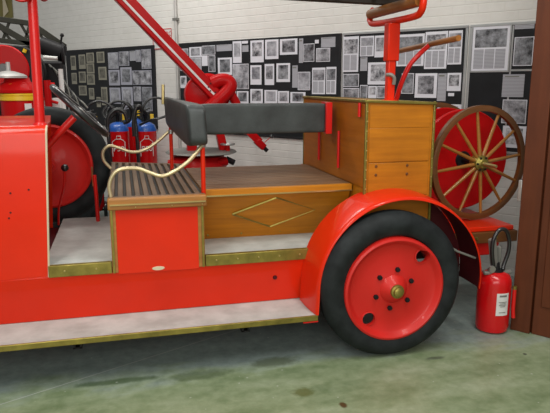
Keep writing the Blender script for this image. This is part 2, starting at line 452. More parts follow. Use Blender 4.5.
for bk, rows in PAPERS.items():
    for ri, row in enumerate(rows):
        order = sorted(range(len(row)), key=lambda i: row[i][0])
        for oi, i in enumerate(order):
            u0, u1, z0, z1, s = row[i]
            w, h = u1-u0, z1-z0; idx += 1
            d1 = 5.0410; d0 = 5.0395
            if s in 'g': d1, d0 = 5.037, 5.0355
            if s in 's': d1, d0 = 5.034, 5.0325
            nm, desc = KND[s]
            pm = {'d': 'paperw', 't': 'text', 's': 'paper'}.get(s, 'papercool' if bk == 'B' else 'paper')
            loc = ((u0+u1)/2, d0, z0)
            bm = B(); box(bm, u0, u1, d0, d1, z0, z1)
            o = wobj(nm, bm, pm, smooth=False, loc=loc)
            g = {'p': 'photographs on the display boards', 'g': 'photographs on the display boards', 'n': 'newspaper pages on the display boards',
                 't': 'typed sheets on the display boards', 's': 'caption cards on the display boards', 'd': 'yellowed prints on the far left board'}[s]
            tag(o, f'{desc}, {ORD[oi]} from left, {ROW[ri]}, {BN[bk]}', {'n': 'newspaper', 't': 'paper sheet', 's': 'card'}.get(s, 'photograph'), g)
            e = .0012
            if s in 'pd':
                m_ = .14*w; bm = B(); box(bm, u0+m_, u1-m_, d0-e, d0+.0004, z0+(.28 if h > w*1.2 else .16)*h, z1-.10*h)
                wobj('picture', bm, PICW if s == 'd' else PICS[(idx*7) % 4], o, smooth=False)
            elif s == 'g':
                bm = B(); box(bm, u0+.006, u1-.006, d0-e, d0+.0004, z0+.006, z1-.006)
                wobj('picture', bm, PICS[(idx*5+1) % 3], o, smooth=False)
            elif s == 'n':
                bm = B(); box(bm, u0+.07*w, u1-.07*w, d0-e, d0+.0004, z0+.52*h, z1-.08*h)
                wobj('picture', bm, PICS[(idx*3) % 4], o, smooth=False)
                if bk == 'E': bm = B(); rect_frame(bm, u0-.012, u1+.012, z0-.012, z1+.004, d0-.004, d1, .010); wobj('page_frame', bm, 'alu', o)
                bm = B()
                nc = 3 if w > .2 else 2
                for c_ in range(nc):
                    a = u0+.06*w+c_*(.88*w/nc); box(bm, a, a+.88*w/nc-.008, d0-e, d0+.0004, z0+.05*h, z0+.48*h)
                wobj('text_column', bm, 'text', o, smooth=False)
            elif s == 't':
                bm = B(); box(bm, u0+.1*w, u1-.25*w, d0-e, d0+.0004, z1-.12*h, z1-.06*h)
                wobj('heading', bm, 'greymetal', o, smooth=False)
            clean(o)
# ---- small red-bordered sign between the boards, partly behind the boom
o = wobj('wall_sign', box(B(), -6.112, -5.756, 5.052, 5.059, 2.03, 2.27), 'label', smooth=False, loc=(-5.93, 5.055, 2.03))
tag(o, 'white sign with red border and red letters, left of the wall pipe', 'sign')
bm = B(); rect_frame(bm, -6.112, -5.756, 2.03, 2.27, 5.049, 5.0525, .010); wobj('border', bm, 'redline', o)
bm = B(); text_mesh(bm, 'ZERO', .075, Matrix.Translation((-5.845, 5.050, 2.205)) @ Matrix.Rotation(PI/2, 4, 'X'))
wobj('lettering', bm, 'redline', o, smooth=False); clean(o)

# ================================================================= THE FIRE ENGINE
E = thing('fire_engine', 'red open vintage fire engine with wooden benches, brass trim and white-edged running board', 'fire engine', (.3, 3.95, 0))
YB = 3.38
# chassis rails, axle
for y in (3.62, 4.22):
    link('chassis_rail', box(B(), -1.6, 2.30, y, y+.07, .42, .52), 'maroon', E, bevel=.004)
bm = B(); tube(bm, [(1.507, 3.25, .44), (1.507, 4.65, .44)], .045, 16); link('rear_axle', bm, 'maroon', E)
# lower side panels (sloping out to the running boards)
for s, nm in ((0, 'near'), (1, 'far')):
    f = (lambda y: y) if s == 0 else (lambda y: 7.95-y)
    bm = B(); hexa(bm, [(-1.6, f(3.43), .285), (1.125, f(3.43), .285), (1.125, f(3.46), .285), (-1.6, f(3.46), .285),
                        (-1.6, f(3.38), .558), (1.125, f(3.38), .558), (1.125, f(3.41), .558), (-1.6, f(3.41), .558)])
    lp = link('side_panel', bm, 'red', E, bevel=.006)
    # running board
    bm = B(); box(bm, -1.6, 1.045, min(f(3.135), f(3.44)), max(f(3.135), f(3.44)), .262, .285)
    rb = link('running_board', bm, 'mat', E)
    bm = B(); a, b_ = sorted((f(3.122), f(3.136))); box(bm, -1.6, 1.05, a, b_, .254, .288)
    a, b_ = sorted((f(3.122), f(3.16)));
    link('edge_strip', bm, 'oldbrass', rb, bevel=.004)
    if s == 0:
        bm = B(); box(bm, .96, 1.05, 3.124, 3.40, .246, .2535); link('end_plate', bm, 'red3', rb)
        for x in (-.31, .60):
            bm = B(); box(bm, x, x+.012, 3.14, 3.42, .225, .262); box(bm, x+.035, x+.047, 3.14, 3.42, .225, .262); box(bm, x, x+.047, 3.14, 3.42, .222, .230)
            link('bracket', bm, 'darkmetal', rb)
        bm = B(); lathe(bm, [(0, -.012), (.010, -.012), (.014, -.004), (.014, .0)], (.86, 3.402, .445), 'Y', 16); link('bolt', bm, 'maroon', lp)
# body floor
bm = B(); box(bm, -.46, 1.40, 3.40, 4.62, .585, .62)
link('floor_board', bm, 'mat', E, bevel=.002)
bm = B(); box(bm, -1.6, 2.2, 3.46, 4.49, .525, .584); link('underframe', bm, 'maroon', E)
# brass sills
def sill(x0, x1, skip=0):
    o = link('brass_sill', box(B(), x0, x1, 3.366, 3.40, .556, .622), 'oldbrass', E, bevel=.003)
    n = max(2, int((x1-x0)/.125))
    for i in range(n):
        x = x0+(i+.5)*(x1-x0)/n
        bm = B(); lathe(bm, [(0, -.004), (.004, -.0035), (.006, 0)], (x, 3.366, .590), 'Y', 10); link('screw', bm, 'brass', o)
sill(-.432, -.095); sill(.435, 1.07)
# scuttle (cowl)
def cowl_profile(o_):
    pts = [(3.38+o_, .558)]
    zc = 1.338
    pts.append((3.38+o_, zc))
    for i in range(1, 7):
        a = PI-(PI/2)*i/6; pts.append((3.43+(.05-o_)*math.cos(a), zc+(.05-o_)*math.sin(a)))
    for i in range(1, 12):
        y = 3.43+(4.50-3.43)*i/12; pts.append((y, zc+.05-o_+.018*math.sin(PI*i/12)))
    for i in range(0, 7):
        a = PI/2-(PI/2)*i/6; pts.append((4.50+(.05-o_)*math.cos(a), zc+.05-o_+(-.05+o_)+(.05-o_)*math.sin(a)))
    pts.append((4.55-o_, .558))
    return pts
bm = B(); po, pi_ = cowl_profile(0), cowl_profile(.018)
rows = []
def edge_x(z, y=3.38): return -.434+.042*(z-.56)/.8-.10*max(0, y-3.6)
for x in (-1.6, -1.2, -.8, None):
    rows.append(([bm.verts.new((edge_x(z, y) if x is None else x, y, z)) for y, z in po], [bm.verts.new((edge_x(z, y) if x is None else x, y, z)) for y, z in pi_]))
for i in range(len(rows)-1):
    for j in range(len(po)-1):
        for q in (0, 1): bm.faces.new((rows[i][q][j], rows[i][q][j+1], rows[i+1][q][j+1], rows[i+1][q][j]))
    for j in (0, -1): bm.faces.new((rows[i][0][j], rows[i+1][0][j], rows[i+1][1][j], rows[i][1][j]))
for i in (0, -1):
    for j in range(len(po)-1): bm.faces.new((rows[i][0][j], rows[i][0][j+1], rows[i][1][j+1], rows[i][1][j]))
cowl = link('scuttle', bm, 'red', E, angle=50)
bm = B(); tube(bm, [(edge_x(z, y)+.001, y, z) for y, z in cowl_profile(.003)[:7]], .006, 8); link('beading', bm, 'cream', cowl)
for (x, z) in ((-.655, 1.02), (-.592, 1.035), (-.50, 1.05), (-.60, .93), (-.61, .90), (-.69, .945)):
    bm = B(); lathe(bm, [(0, -.0025), (.005, -.002), (.006, .001)], (x, 3.38, z), 'Y', 10); link('rivet', bm, 'maroon', cowl)
bm = B(); hexa(bm, [(-.49, 3.402, .625), (-.465, 3.402, .625), (-.575, 4.528, .625), (-.60, 4.528, .625), (-.49, 3.402, 1.345), (-.465, 3.402, 1.345), (-.575, 4.528, 1.345), (-.60, 4.528, 1.345)]); bh = link('bulkhead', bm, 'darkmetal', E)
bm = B(); hexa(bm, [(-.475, 3.48, .63), (-.465, 3.48, .63), (-.548, 4.35, .63), (-.558, 4.35, .63), (-.475, 3.48, 1.18), (-.465, 3.48, 1.18), (-.548, 4.35, 1.18), (-.558, 4.35, 1.18)]); link('lower_lining', bm, 'red3', bh, bevel=.003)
bm = B(); hexa(bm, [(-.462, 3.402, .63), (-.440, 3.402, .63), (-.455, 3.56, .63), (-.477, 3.56, .63), (-.425, 3.402, 1.34), (-.400, 3.402, 1.34), (-.430, 3.52, 1.34), (-.455, 3.52, 1.34)]); link('dash_post', bm, 'darkmetal', bh, bevel=.008)
for (y, z) in ((3.62, 1.27), (3.80, 1.28), (4.0, 1.27)):
    bm = B(); lathe(bm, [(0, .0), (.045, 0), (.05, .006), (.05, .018), (.04, .022), (0, .020)], (-.465-.098*(y-3.402), y, z), 'X', 24); link('gauge', bm, 'oldbrass', bh)
# front ladder posts with roller discs
for y in (3.46,):
    bm = B(); tube(bm, [(-.428, y, 1.36), (-.418, y, 2.10)], [.027, .025], 16)
    po_ = link('ladder_post', bm, 'red3', E)
    bm = B(); lathe(bm, [(0, -.02), (.07, -.02), (.075, -.012), (.075, .012), (.07, .02), (0, .02)], (-.462, y-.05, 2.085), 'Y', 28); link('roller_disc', bm, 'red3', po_)
    bm = B(); lathe(bm, [(0, .0), (.045, 0), (.045, .012), (.03, .03), (0, .03)], (-.428, y, 1.372), 'Z', 20); link('foot_flange', bm, 'red3', po_)
bm = B(); tube(bm, [(-.418, 3.42, 2.115), (-.418, 4.0, 2.115)], .028, 16); link('ladder_crossbar', bm, 'red3', E)
# steering wheel + column
SW = Vector((-.24, 3.80, 1.445)); ax = Vector((.70, .035, .72)).normalized()
Rm = ax.to_track_quat('Z', 'Y').to_matrix()
bm = B(); tube(bm, [SW+Rm @ Vector((.20*math.cos(a), .20*math.sin(a), 0)) for a in [2*PI*k/40 for k in range(40)]], .019, 12, True)
sw = link('steering_wheel', bm, 'black', E)
for k in range(4):
    a = 2*PI*k/4+.5
    bm = B(); tube(bm, [SW+Rm @ Vector((.02*math.cos(a), .02*math.sin(a), -.02)), SW+Rm @ Vector((.19*math.cos(a), .19*math.sin(a), 0))], .008, 8); link('spoke', bm, 'black', sw)
bm = B(); lathe(bm, [(0, .02), (.025, .015), (.03, -.03), (0, -.035)], SW, 'Z', 20, rot=Rm); link('hub', bm, 'steel', sw)
bm = B(); tube(bm, [SW-ax*.05, SW-ax*.34], .022, 14); link('steering_column', bm, 'red3', E)
# levers
bm = B(); tube(bm, [(-.385, 4.2, 1.055), (-.40, 4.22, .93), (-.455, 4.35, .76), (-.475, 4.42, .62)], .008, 10, smoothit=5); gl = link('gear_lever', bm, 'red3', E)
bm = B(); lathe(bm, [(0, -.025), (.014, -.021), (.024, -.009), (.025, .003), (.018, .018), (0, .026)], (-.385, 4.2, 1.055), 'Z', 18); link('knob', bm, 'black', gl)
bm = B(); tube(bm, [(-.205, 4.47, .62), (-.206, 4.47, .80), (-.212, 4.47, .96)], .014, 12); hb = link('brake_lever', bm, 'red3', E)
bm = B(); tube(bm, [(-.225, 4.47, .88), (-.226, 4.47, 1.02)], .006, 8); link('release_rod', bm, 'brass', hb)
# front seat box
bm = B(); box(bm, -.085, .43, 3.388, 4.70, .62, .925); seat = link('front_seat_box', bm, 'wood', E, bevel=.003)
bm = B(); box(bm, -.062, .398, 3.374, 3.390, .545, .925); link('red_panel', bm, 'red', seat, bevel=.002)
for (x0, x1) in ((-.092, -.060), (.396, .432)):
    bm = B(); box(bm, x0, x1, 3.370, 3.392, .556, .925); link('corner_post', bm, 'woodm', seat, bevel=.002)
    bm = B(); xx = x0+.004 if x0 < 0 else x1-.016; box(bm, xx, xx+.012, 3.363, 3.371, .556, .925); link('brass_strip', bm, 'oldbrass', seat, bevel=.001)
bm = B(); box(bm, -.100, .446, 3.345, 3.40, .920, .985); mo = link('moulding', bm, 'woodm', seat, bevel=.008, seg=3)
bm = B(); box(bm, -.088, .440, 3.336, 3.346, .948, .955); link('brass_line', bm, 'brass', mo)
for x in (.05, .25, .42):
    bm = B(); lathe(bm, [(0, -.003), (.003, -.003), (.004, 0)], (x, 3.345, .935), 'Y', 8); link('screw', bm, 'brass', mo)
bm = B(); lathe(bm, [(0, -.004), (.034, -.004), (.036, 0)], (.162, 3.374, .565), 'Y', 24)
bmesh.ops.scale(bm, vec=(1, 1, .32), verts=bm.verts[:], space=Matrix.Translation((-.162, -3.374, -.565))); tag(link('worn_paint_patch', bm, 'cream', seat), 'worn pale oval paint patch on the red seat panel')  # thin raised oval standing in for worn, chipped paint
# seat frame + slats running front-to-back of the cushion
def slope(x): return .0+.03*(.446-x)/.546      # the pan rises slightly to the front on the far side
bm = B(); hexa(bm, [(-.100, 3.40, .925), (.446, 3.40, .925), (.446, 4.78, .925), (-.100, 4.78, .925), (-.100, 3.40, .966), (.446, 3.40, .966), (.446, 4.78, .966), (-.100, 4.78, .996)])
link('seat_base', bm, 'darkwood', seat)
bm = B(); n = 11
def slat_piece(x0, x1, y0, y1):
    e = 0 if y0 < 3.5 else 1
    z = lambda x, y: slope(x)*(y-3.40)/1.38
    hexa(bm, [(a, b, .962+z(a, b)) for a, b in ((x0, y0), (x1, y0), (x1, y1), (x0, y1))]+[(a, b, .984+z(a, b)) for a, b in ((x0, y0), (x1, y0), (x1, y1), (x0, y1))])
for i in range(n):
    x = -.092+i*(.53/n); slat_piece(x, x+.53/n-.019, 3.43, 4.755)
slat_piece(-.098, .444, 3.401, 3.428); slat_piece(-.098, .444, 4.757, 4.78)
link('slats', bm, 'slaty', seat, bevel=.003)
# long bench
bm = B(); hexa(bm, [(.43, 3.76, .62), (1.397, 3.745, .62), (1.397, 4.40, .62), (.43, 4.40, .62), (.43, 3.575, .945), (1.397, 3.545, .945), (1.397, 4.50, .945), (.43, 4.50, .945)])
bench = link('side_bench', bm, 'wood', E, bevel=.002)
bm = B(); box(bm, .447, 1.397, 3.535, 4.52, .940, .965); box(bm, .447, 1.397, 3.525, 3.56, .938, .982)
link('bench_edge', bm, 'wood', bench, bevel=.003)
bm = B(); n = 13
for i in range(n):
    y = 3.562+i*(.955/n); box(bm, .447, 1.396, y, y+.955/n-.010, .965, .984)
link('slats', bm, 'slat', bench, bevel=.003)
def bench_pt(x, z, o_=.004):
    t = (z-.62)/(.945-.62); y = 3.755+(3.56-3.755)*t; return Vector((x, y-o_, z))
bm = B(); box(bm, .447, 1.397, 3.519, 3.526, .940, .948); link('brass_line', bm, 'brass', bench)
dia = [bench_pt(.645, .800), bench_pt(.915, .905), bench_pt(1.19, .805), bench_pt(.905, .690)]
bm = B()
for i in range(4): beam(bm, dia[i], dia[(i+1) % 4], .010, .008, (0, -1, .3))
link('diamond_trim', bm, 'oldbrass', bench, bevel=.001)
for (x, z) in ((.5, .65), (.72, .65), (.98, .65), (1.25, .66)):
    p = bench_pt(x, z, 0); bm = B(); lathe(bm, [(0, -.004), (.006, -.003), (.008, .003)], p, 'Y', 10); link('screw', bm, 'oldbrass', bench)

# padded backrests
bm = B(); hexa(bm, [(.355, 3.39, 1.240), (.482, 3.39, 1.250), (.43, 4.54, 1.285), (.305, 4.54, 1.310), (.345, 3.40, 1.500), (.468, 3.40, 1.488), (.42, 4.54, 1.490), (.295, 4.54, 1.522)])
bmesh.ops.subdivide_edges(bm, edges=bm.edges[:], cuts=3, use_grid_fill=True)
cc = link('seat_backrest', bm, 'leather', E, bevel=0)
for v in cc.data.vertices: pass
md = cc.modifiers.new('s', 'SUBSURF'); md.levels = md.render_levels = 2
for y in (3.47, 4.49):
    x0 = .445 if y < 4 else .345
    bm = B(); tube(bm, [(x0, y, .962), (x0, y, 1.30)], .0135, 14); p_ = link('backrest_post', bm, 'red', E)
    bm = B(); tube(bm, [(x0, y, 1.245), (x0, y, 1.275)], .019, 14); link('collar', bm, 'steel', p_)
bm = B(); box(bm, .47, 1.345, 3.83, 3.98, 1.285, 1.478)
bmesh.ops.subdivide_edges(bm, edges=bm.edges[:], cuts=6, use_grid_fill=True)
cb = link('bench_backrest', bm, 'leather', E); md = cb.modifiers.new('s', 'SUBSURF'); md.levels = md.render_levels = 2
bm = B(); box(bm, 1.338, 1.352, 3.80, 3.99, 1.278, 1.485); box(bm, 1.31, 1.352, 3.795, 3.825, 1.278, 1.485); link('end_bracket', bm, 'red3', cb, bevel=.003)
bm = B(); tube(bm, [(.295, 4.47, 1.46), (.30, 4.47, 1.60)], .012, 10); link('brass_peg', bm, 'brass', cc)
# gilt arm rails
A1 = [(-.080, 3.42, .984), (-.086, 3.42, 1.047), (-.063, 3.42, 1.107), (-.018, 3.42, 1.138), (.069, 3.42, 1.140), (.139, 3.42, 1.113), (.205, 3.42, 1.092), (.279, 3.42, 1.118), (.365, 3.42, 1.178), (.44, 3.455, 1.255)]
bm = B(); tube(bm, A1, .0112, 12, smoothit=6); link('arm_rail', bm, 'goldrail', E)
A2 = [(-.08, 4.5, .984), (-.135, 4.5, 1.05), (-.147, 4.5, 1.104), (-.131, 4.5, 1.143), (-.092, 4.5, 1.166), (-.03, 4.5, 1.148), (.06, 4.5, 1.116), (.15, 4.5, 1.129), (.243, 4.5, 1.185), (.34, 4.5, 1.27)]
bm = B(); tube(bm, A2, .0112, 12, smoothit=6); link('arm_rail', bm, 'goldrail', E)

# locker
LX0, LX1, LY0, LY1, LZ = 1.408, 1.842, 3.345, 4.60, 1.508
bm = B(); hexa(bm, [(LX0, LY0, .70), (LX1, LY0, .70), (LX1, LY1, .70), (LX0, LY1, .70), (LX0, LY0, LZ), (LX1, LY0, LZ-.016), (LX1, LY1, LZ-.016), (LX0, LY1, LZ)])
lk = link('locker', bm, 'woodz', E, bevel=.004)
bm = B(); box(bm, LX0-.010, LX0-.0005, LY0+.012, LY1-.012, .985, LZ-.02); link('front_boards', bm, 'woodf', lk, bevel=.002)
bm = B()
for z0 in (.72, .93, 1.14, 1.345):
    z1 = min(z0+.2, LZ-.03); box(bm, LX0+.018, LX1-.02, LY0-.006, LY0-.0005, z0, z1+.004)
link('side_boards', bm, 'woodz', lk, bevel=.002)
for (x, y) in ((LX0, LY0), (LX1, LY0), (LX0, LY1)):
    bm = B(); sx = 1 if x == LX0 else -1; sy = 1 if y == LY0 else -1
    a, b_ = sorted((x-sx*.011, x+sx*.004)); c_, d_ = sorted((y-sy*.011, y+sy*.004))
    box(bm, a, b_, c_, d_, .74, LZ-.008); st = link('corner_strip', bm, 'oldbrass', lk, bevel=.003)
    if y == LY0:
        for i in range(9):
            z = .98+i*.058; bm = B(); lathe(bm, [(0, -.004), (.0035, -.003), (.0045, 0)], (x, y-.011, z), 'Y', 8); link('screw', bm, 'brass', st)
bm = B()
beam(bm, (LX0-.012, LY0-.008, LZ-.004), (LX1+.012, LY0-.008, LZ-.02), .016, .016)
beam(bm, (LX0-.012, LY1+.008, LZ-.004), (LX1+.012, LY1+.008, LZ-.02), .016, .016)
beam(bm, (LX0-.012, LY0-.01, LZ-.004), (LX0-.012, LY1+.01, LZ-.004), .016, .016)
beam(bm, (LX1+.01, LY0-.01, LZ-.02), (LX1+.01, LY1+.01, LZ-.02), .016, .016)
link('rim_strip', bm, 'oldbrass', lk, bevel=.003)
for x in (1.475, 1.68):
    for z in (1.062, 1.115):
        bm = B(); lathe(bm, [(0, -.004), (.007, -.004), (.011, .002)], (x, LY0-.006, z), 'Y', 12); link('bolt', bm, 'rim', lk)
for (y, z0, z1, r) in ((4.17, 1.06, 1.30, .009), (3.76, 1.055, 1.30, .009), (3.41, 1.41, 1.492, .010)):
    bm = B(); tube(bm, [(LX0-.022, y, z0), (LX0-.022, y, z1)], r, 10); link('red_bracket', bm, 'red3', lk)

# mudguards
FC = (1.577, .425); FR = .525
def fender(y_out, y_in, nm):
    sy = 1 if y_in > y_out else -1
    prof = [(y_out, -.002), (y_out+sy*.004, .006), (y_out+sy*.03, .013), (y_out+sy*.08, .020), (y_out+sy*.16, .026), (y_in+sy*.02, .028)]
    path = [(FC[0]-FR-.008, .288)]
    angs = [PI-.0-(PI*1.04)*i/40 for i in range(41)]
    cen = []
    cen.append((Vector((FC[0]-FR-.006, 0, .288)), Vector((-1, 0, 0))))
    cen.append((Vector((FC[0]-FR-.002, 0, .36)), Vector((-1, 0, 0))))
    for a in angs: cen.append((Vector((FC[0]+FR*math.cos(a), 0, FC[1]+FR*math.sin(a))), Vector((math.cos(a), 0, math.sin(a)))))
    bm = B(); T = .004; R_ = []
    for p, nrm in cen:
        o_ = [bm.verts.new(p+nrm*dr+Vector((0, y, 0))) for y, dr in prof]
        i_ = [bm.verts.new(p+nrm*(dr-T)+Vector((0, y, 0))) for y, dr in prof]
        R_.append((o_, i_))
    m = len(prof)
    for i in range(len(R_)-1):
        for j in range(m-1):
            for q in (0, 1): bm.faces.new((R_[i][q][j], R_[i][q][j+1], R_[i+1][q][j+1], R_[i+1][q][j]))
        for j in (0, m-1): bm.faces.new((R_[i][0][j], R_[i+1][0][j], R_[i+1][1][j], R_[i][1][j]))
    for i in (0, len(R_)-1):
        for j in range(m-1): bm.faces.new((R_[i][0][j], R_[i][0][j+1], R_[i][1][j+1], R_[i][1][j]))
    fo = link('mudguard', bm, 'red', E, angle=60)
    # inner lining (dark underside)
    bm = B(); R_ = []
    for p, nrm in cen[1:]:
        o_ = [bm.verts.new(p+nrm*(dr-T-.001)+Vector((0, y, 0))) for y, dr in prof[2:]]
        i_ = [bm.verts.new(p+nrm*(dr-T-.004)+Vector((0, y, 0))) for y, dr in prof[2:]]
        R_.append((o_, i_))
    m = len(prof)-2
    for i in range(len(R_)-1):
        for j in range(m-1):
            for q in (0, 1): bm.faces.new((R_[i][q][j], R_[i][q][j+1], R_[i+1][q][j+1], R_[i+1][q][j]))
        for j in (0, m-1): bm.faces.new((R_[i][0][j], R_[i+1][0][j], R_[i+1][1][j], R_[i][1][j]))
    link('lining', bm, 'maroon', fo, angle=60)
    # inner side plate closing the arch against the body
    bm = B(); pl = []
    for p, nrm in cen[1:]: pl.append(p+nrm*.012)
    for p, nrm in cen[:1:-1]: pl.append(p-nrm*.17)
    y0 = y_in+sy*.012
    a_ = [bm.verts.new((p.x, y0, p.z)) for p in pl]; b2 = [bm.verts.new((p.x, y0+sy*.012, p.z)) for p in pl]
    bm.faces.new(a_); bm.faces.new(b2[::-1]); k = len(a_)
    for i in range(k): bm.faces.new((a_[i], a_[(i+1) % k], b2[(i+1) % k], b2[i]))
    link('inner_plate', bm, 'maroon', fo, smooth=False)
    if nm == 'near':
        bm = B(); tube(bm, [(1.84, 3.15, .665), (1.95, 3.16, .60), (2.085, 3.17, .545)], .007, 8); link('stay', bm, 'greymetal', fo)
    return fo
fender(3.122, 3.38, 'near'); fender(4.828, 4.57, 'far')

# wheels
def apply_bool(o, cutters):
    for c in cutters:
        md = o.modifiers.new('b', 'BOOLEAN'); md.operation = 'DIFFERENCE'; md.object = c; md.solver = 'EXACT'
    dg = bpy.context.evaluated_depsgraph_get(); dg.update()
    me = bpy.data.meshes.new_from_object(o.evaluated_get(dg)); o.modifiers.clear(); o.data = me
    for c in cutters: bpy.data.objects.remove(c)
    for p in me.polygons: p.use_smooth = True
    me.set_sharp_from_angle(angle=math.radians(40))
def make_wheel(name, cx, cz, yf, sgn, r=.440, sag=0, holes=(), nuts=True, root=None, plain=False):
    """yf: y of the face; sgn: +1 the wheel extends to +y behind the face"""
    W = .185; w0 = -.006
    def Yp(h): return h*sgn
    prof = [(.306, .024), (.325, .010), (.365, .0), (.402, .006), (.426, .026), (.4385, .052), (.440, .064), (.436, .068), (.440, .074), (.440, .105), (.436, .109), (.440, .115), (.4385, .130),
            (.426, .157), (.402, .177), (.365, .184), (.325, .174), (.306, .160)]
    bm = B(); lathe(bm, [(a*r/.44, Yp(h)) for a, h in prof], (cx, yf, cz), 'Y', 96, closed=True)
    ty = link(name, bm, 'tyre', root, angle=50)
    cz -= sag
    prof = [(0, .026), (.085, .026), (.10, .032), (.20, .040), (.262, .036), (.276, .026), (.286, .008), (.298, .001), (.310, .006), (.317, .024),
            (.317, .150), (.305, .158), (.290, .150), (.280, .060), (.20, .055), (.10, .046), (0, .046)]
    bm = B(); lathe(bm, [(a, Yp(h)) for a, h in prof], (cx, yf, cz), 'Y', 96)
    di = link('wheel_disc', bm, 'red2', ty, angle=35)
    if holes:
        cs = []
        for (dx, dz) in holes:
            bm = B(); lathe(bm, [(.040, -.1), (.040, .3)], (cx+dx, yf, cz+dz), 'Y', 32); cs.append(link('cut', bm, 'red2', None, loc=(0, 0, 0)))
        bpy.context.view_layer.update(); apply_bool(di, cs)
        for (dx, dz) in holes:
            bm = B(); lathe(bm, [(.039, Yp(.040)), (.046, Yp(.038)), (.046, Yp(.032)), (.039, Yp(.030))], (cx+dx, yf, cz+dz), 'Y', 32, closed=True); link('hole_rim', bm, 'red2', ty)
    if not plain:
        bm = B(); lathe(bm, [(0, Yp(-.030)), (.024, Yp(-.030)), (.028, Yp(-.028)), (.030, Yp(-.020)), (.050, Yp(-.012)), (.062, Yp(.004)), (.078, Yp(.014)), (.088, Yp(.028)), (0, Yp(.032))], (cx, yf, cz), 'Y', 32)
        link('hub', bm, 'red2', ty)
        bm = B(); lathe(bm, [(0, Yp(-.052)), (.020, Yp(-.052)), (.028, Yp(-.046)), (.030, Yp(-.034)), (.040, Yp(-.030)), (.041, Yp(-.016)), (0, Yp(-.014))], (cx, yf, cz), 'Y', 8 if 0 else 24)
        link('hub_cap', bm, 'oldbrass', ty)
        for k in range(6):
            a = k*PI/3+.35
            bm = B(); lathe(bm, [(0, Yp(.014)), (.012, Yp(.014)), (.015, Yp(.018)), (.015, Yp(.044)), (0, Yp(.046))], (cx+.118*math.cos(a), yf, cz+.118*math.sin(a)), 'Y', 6); link('lug_nut', bm, 'darkmetal', ty)
    return ty
make_wheel('rear_wheel', 1.500, .441, 3.058, 1, sag=.018, holes=((.175, .185), (-.150, -.175)), root=E)
make_wheel('rear_wheel', 1.507, .441, 4.888, -1, root=E)
sp = make_wheel('spare_wheel', -.54, 1.0, 4.70, 1, root=E, plain=True)
bm = B(); tube(bm, [(-.54, 4.54, 1.0), (-.54, 4.73, 1.0)], .03, 12); lathe(bm, [(.0, 0), (.05, .0), (.05, .012), (0, .012)], (-.54, 4.715, 1.0), 'Y', 20); link('spare_carrier', bm, 'red2', E)

# ladder rack on the locker
bm = B(); box(bm, 1.645, 1.695, 3.585, 3.635, 1.498, 1.80); box(bm, 1.632, 1.712, 3.575, 3.645, 1.745, 1.975)
rack = link('ladder_rack', bm, 'red', E, bevel=.006)
bm = B(); tube(bm, [(1.70, 3.985, 2.10), (1.70, 4.035, 2.06), (1.70, 4.03, 2.03), (1.70, 3.96, 2.005), (1.70, 3.62, 1.993), (1.70, 3.36, 1.993), (1.70, 3.295, 2.01), (1.70, 3.27, 2.05), (1.70, 3.27, 2.13)], .021, 12, smoothit=4)
link('yoke', bm, 'red', rack)
bm = B(); tube(bm, [(1.70, 3.31, 2.075), (1.70, 4.03, 2.075)], .034, 18); link('roller', bm, 'bar', rack)
bm = B(); tube(bm, [(1.64, 3.60, 1.66), (1.66, 3.575, 1.66), (1.68, 3.57, 1.64), (1.68, 3.575, 1.60)], .012, 8, smoothit=3); link('catch', bm, 'greymetal', rack)
bm = B(); lathe(bm, [(0, 0), (.05, 0), (.05, .008), (0, .008)], (1.67, 3.61, 1.497), 'Z', 20); link('foot_flange', bm, 'red', rack)
# curved handle arm with round wooden bar
bm = B(); tube(bm, [(1.79, 3.76, 1.50), (1.80, 3.72, 1.60), (1.84, 3.69, 1.72), (1.90, 3.66, 1.80), (1.94, 3.62, 1.85)], .016, 12, smoothit=5); ha = link('handle_arm', bm, 'red3', E)
bm = B(); tube(bm, [(1.945, 4.06, 1.835), (1.945, 3.28, 1.868)], .018, 14); link('handle_bar', bm, 'bar', ha)
# tail platform
bm = B(); box(bm, 1.86, 2.60, 3.52, 4.42, .612, .645); tp = link('tail_platform', bm, 'red', E, bevel=.006)
bm = B(); box(bm, 1.86, 2.62, 3.50, 3.54, .535, .611); box(bm, 1.86, 2.62, 4.38, 4.42, .535, .611); box(bm, 2.58, 2.62, 3.54, 4.38, .535, .611); tb = link('tail_beam', bm, 'rim', tp, bevel=.004)
bm = B(); box(bm, 2.05, 2.50, 3.53, 4.40, .44, .534); link('under_rail', bm, 'red3', tp, bevel=.006)
for x in (2.15, 2.30, 2.45):
    bm = B(); lathe(bm, [(0, -.010), (.009, -.010), (.011, 0)], (x, 3.50, .575), 'Y', 6); link('bolt', bm, 'oldbrass', tp)
bm = B(); tube(bm, [(2.24, 3.50, .46), (2.27, 3.49, .41), (2.23, 3.48, .38), (2.16, 3.48, .41)], .006, 8, smoothit=4); link('chain_hook', bm, 'darkmetal', tp)

# ================================================================= LADDER lying over rack
La = thing('wooden_ladder', 'dark timber ladder lying on the red rack above the locker, cut by the top edge', 'ladder', (.5, 3.65, 2.11))
def zl(x): return 2.188-(x-.0)*.018
for (y, x1, dz) in ((3.44, 1.94, 0), (3.86, 1.94, 0)):
    bm = B(); beam(bm, (-1.2, y, zl(-1.2)+dz), (x1, y, zl(x1)+dz), .045, .085); link('rail', bm, 'darkwood', La, bevel=.008)
for (y, x1, dz) in ((3.50, 2.12, .09), (3.80, 2.12, .09)):
    bm = B(); beam(bm, (-1.2, y, zl(-1.2)+dz), (x1, y, zl(x1)+dz), .045, .08); link('upper_rail', bm, 'darkwood', La, bevel=.008)
for i in range(9):
    x = -1.0+i*.33; bm = B(); tube(bm, [(x, 3.43, zl(x)+.01), (x, 3.87, zl(x)+.01)], .014, 10); link('rung', bm, 'darkwood', La)
    bm = B(); tube(bm, [(x+.1, 3.49, zl(x)+.1), (x+.1, 3.81, zl(x)+.1)], .014, 10); link('upper_rung', bm, 'darkwood', La)

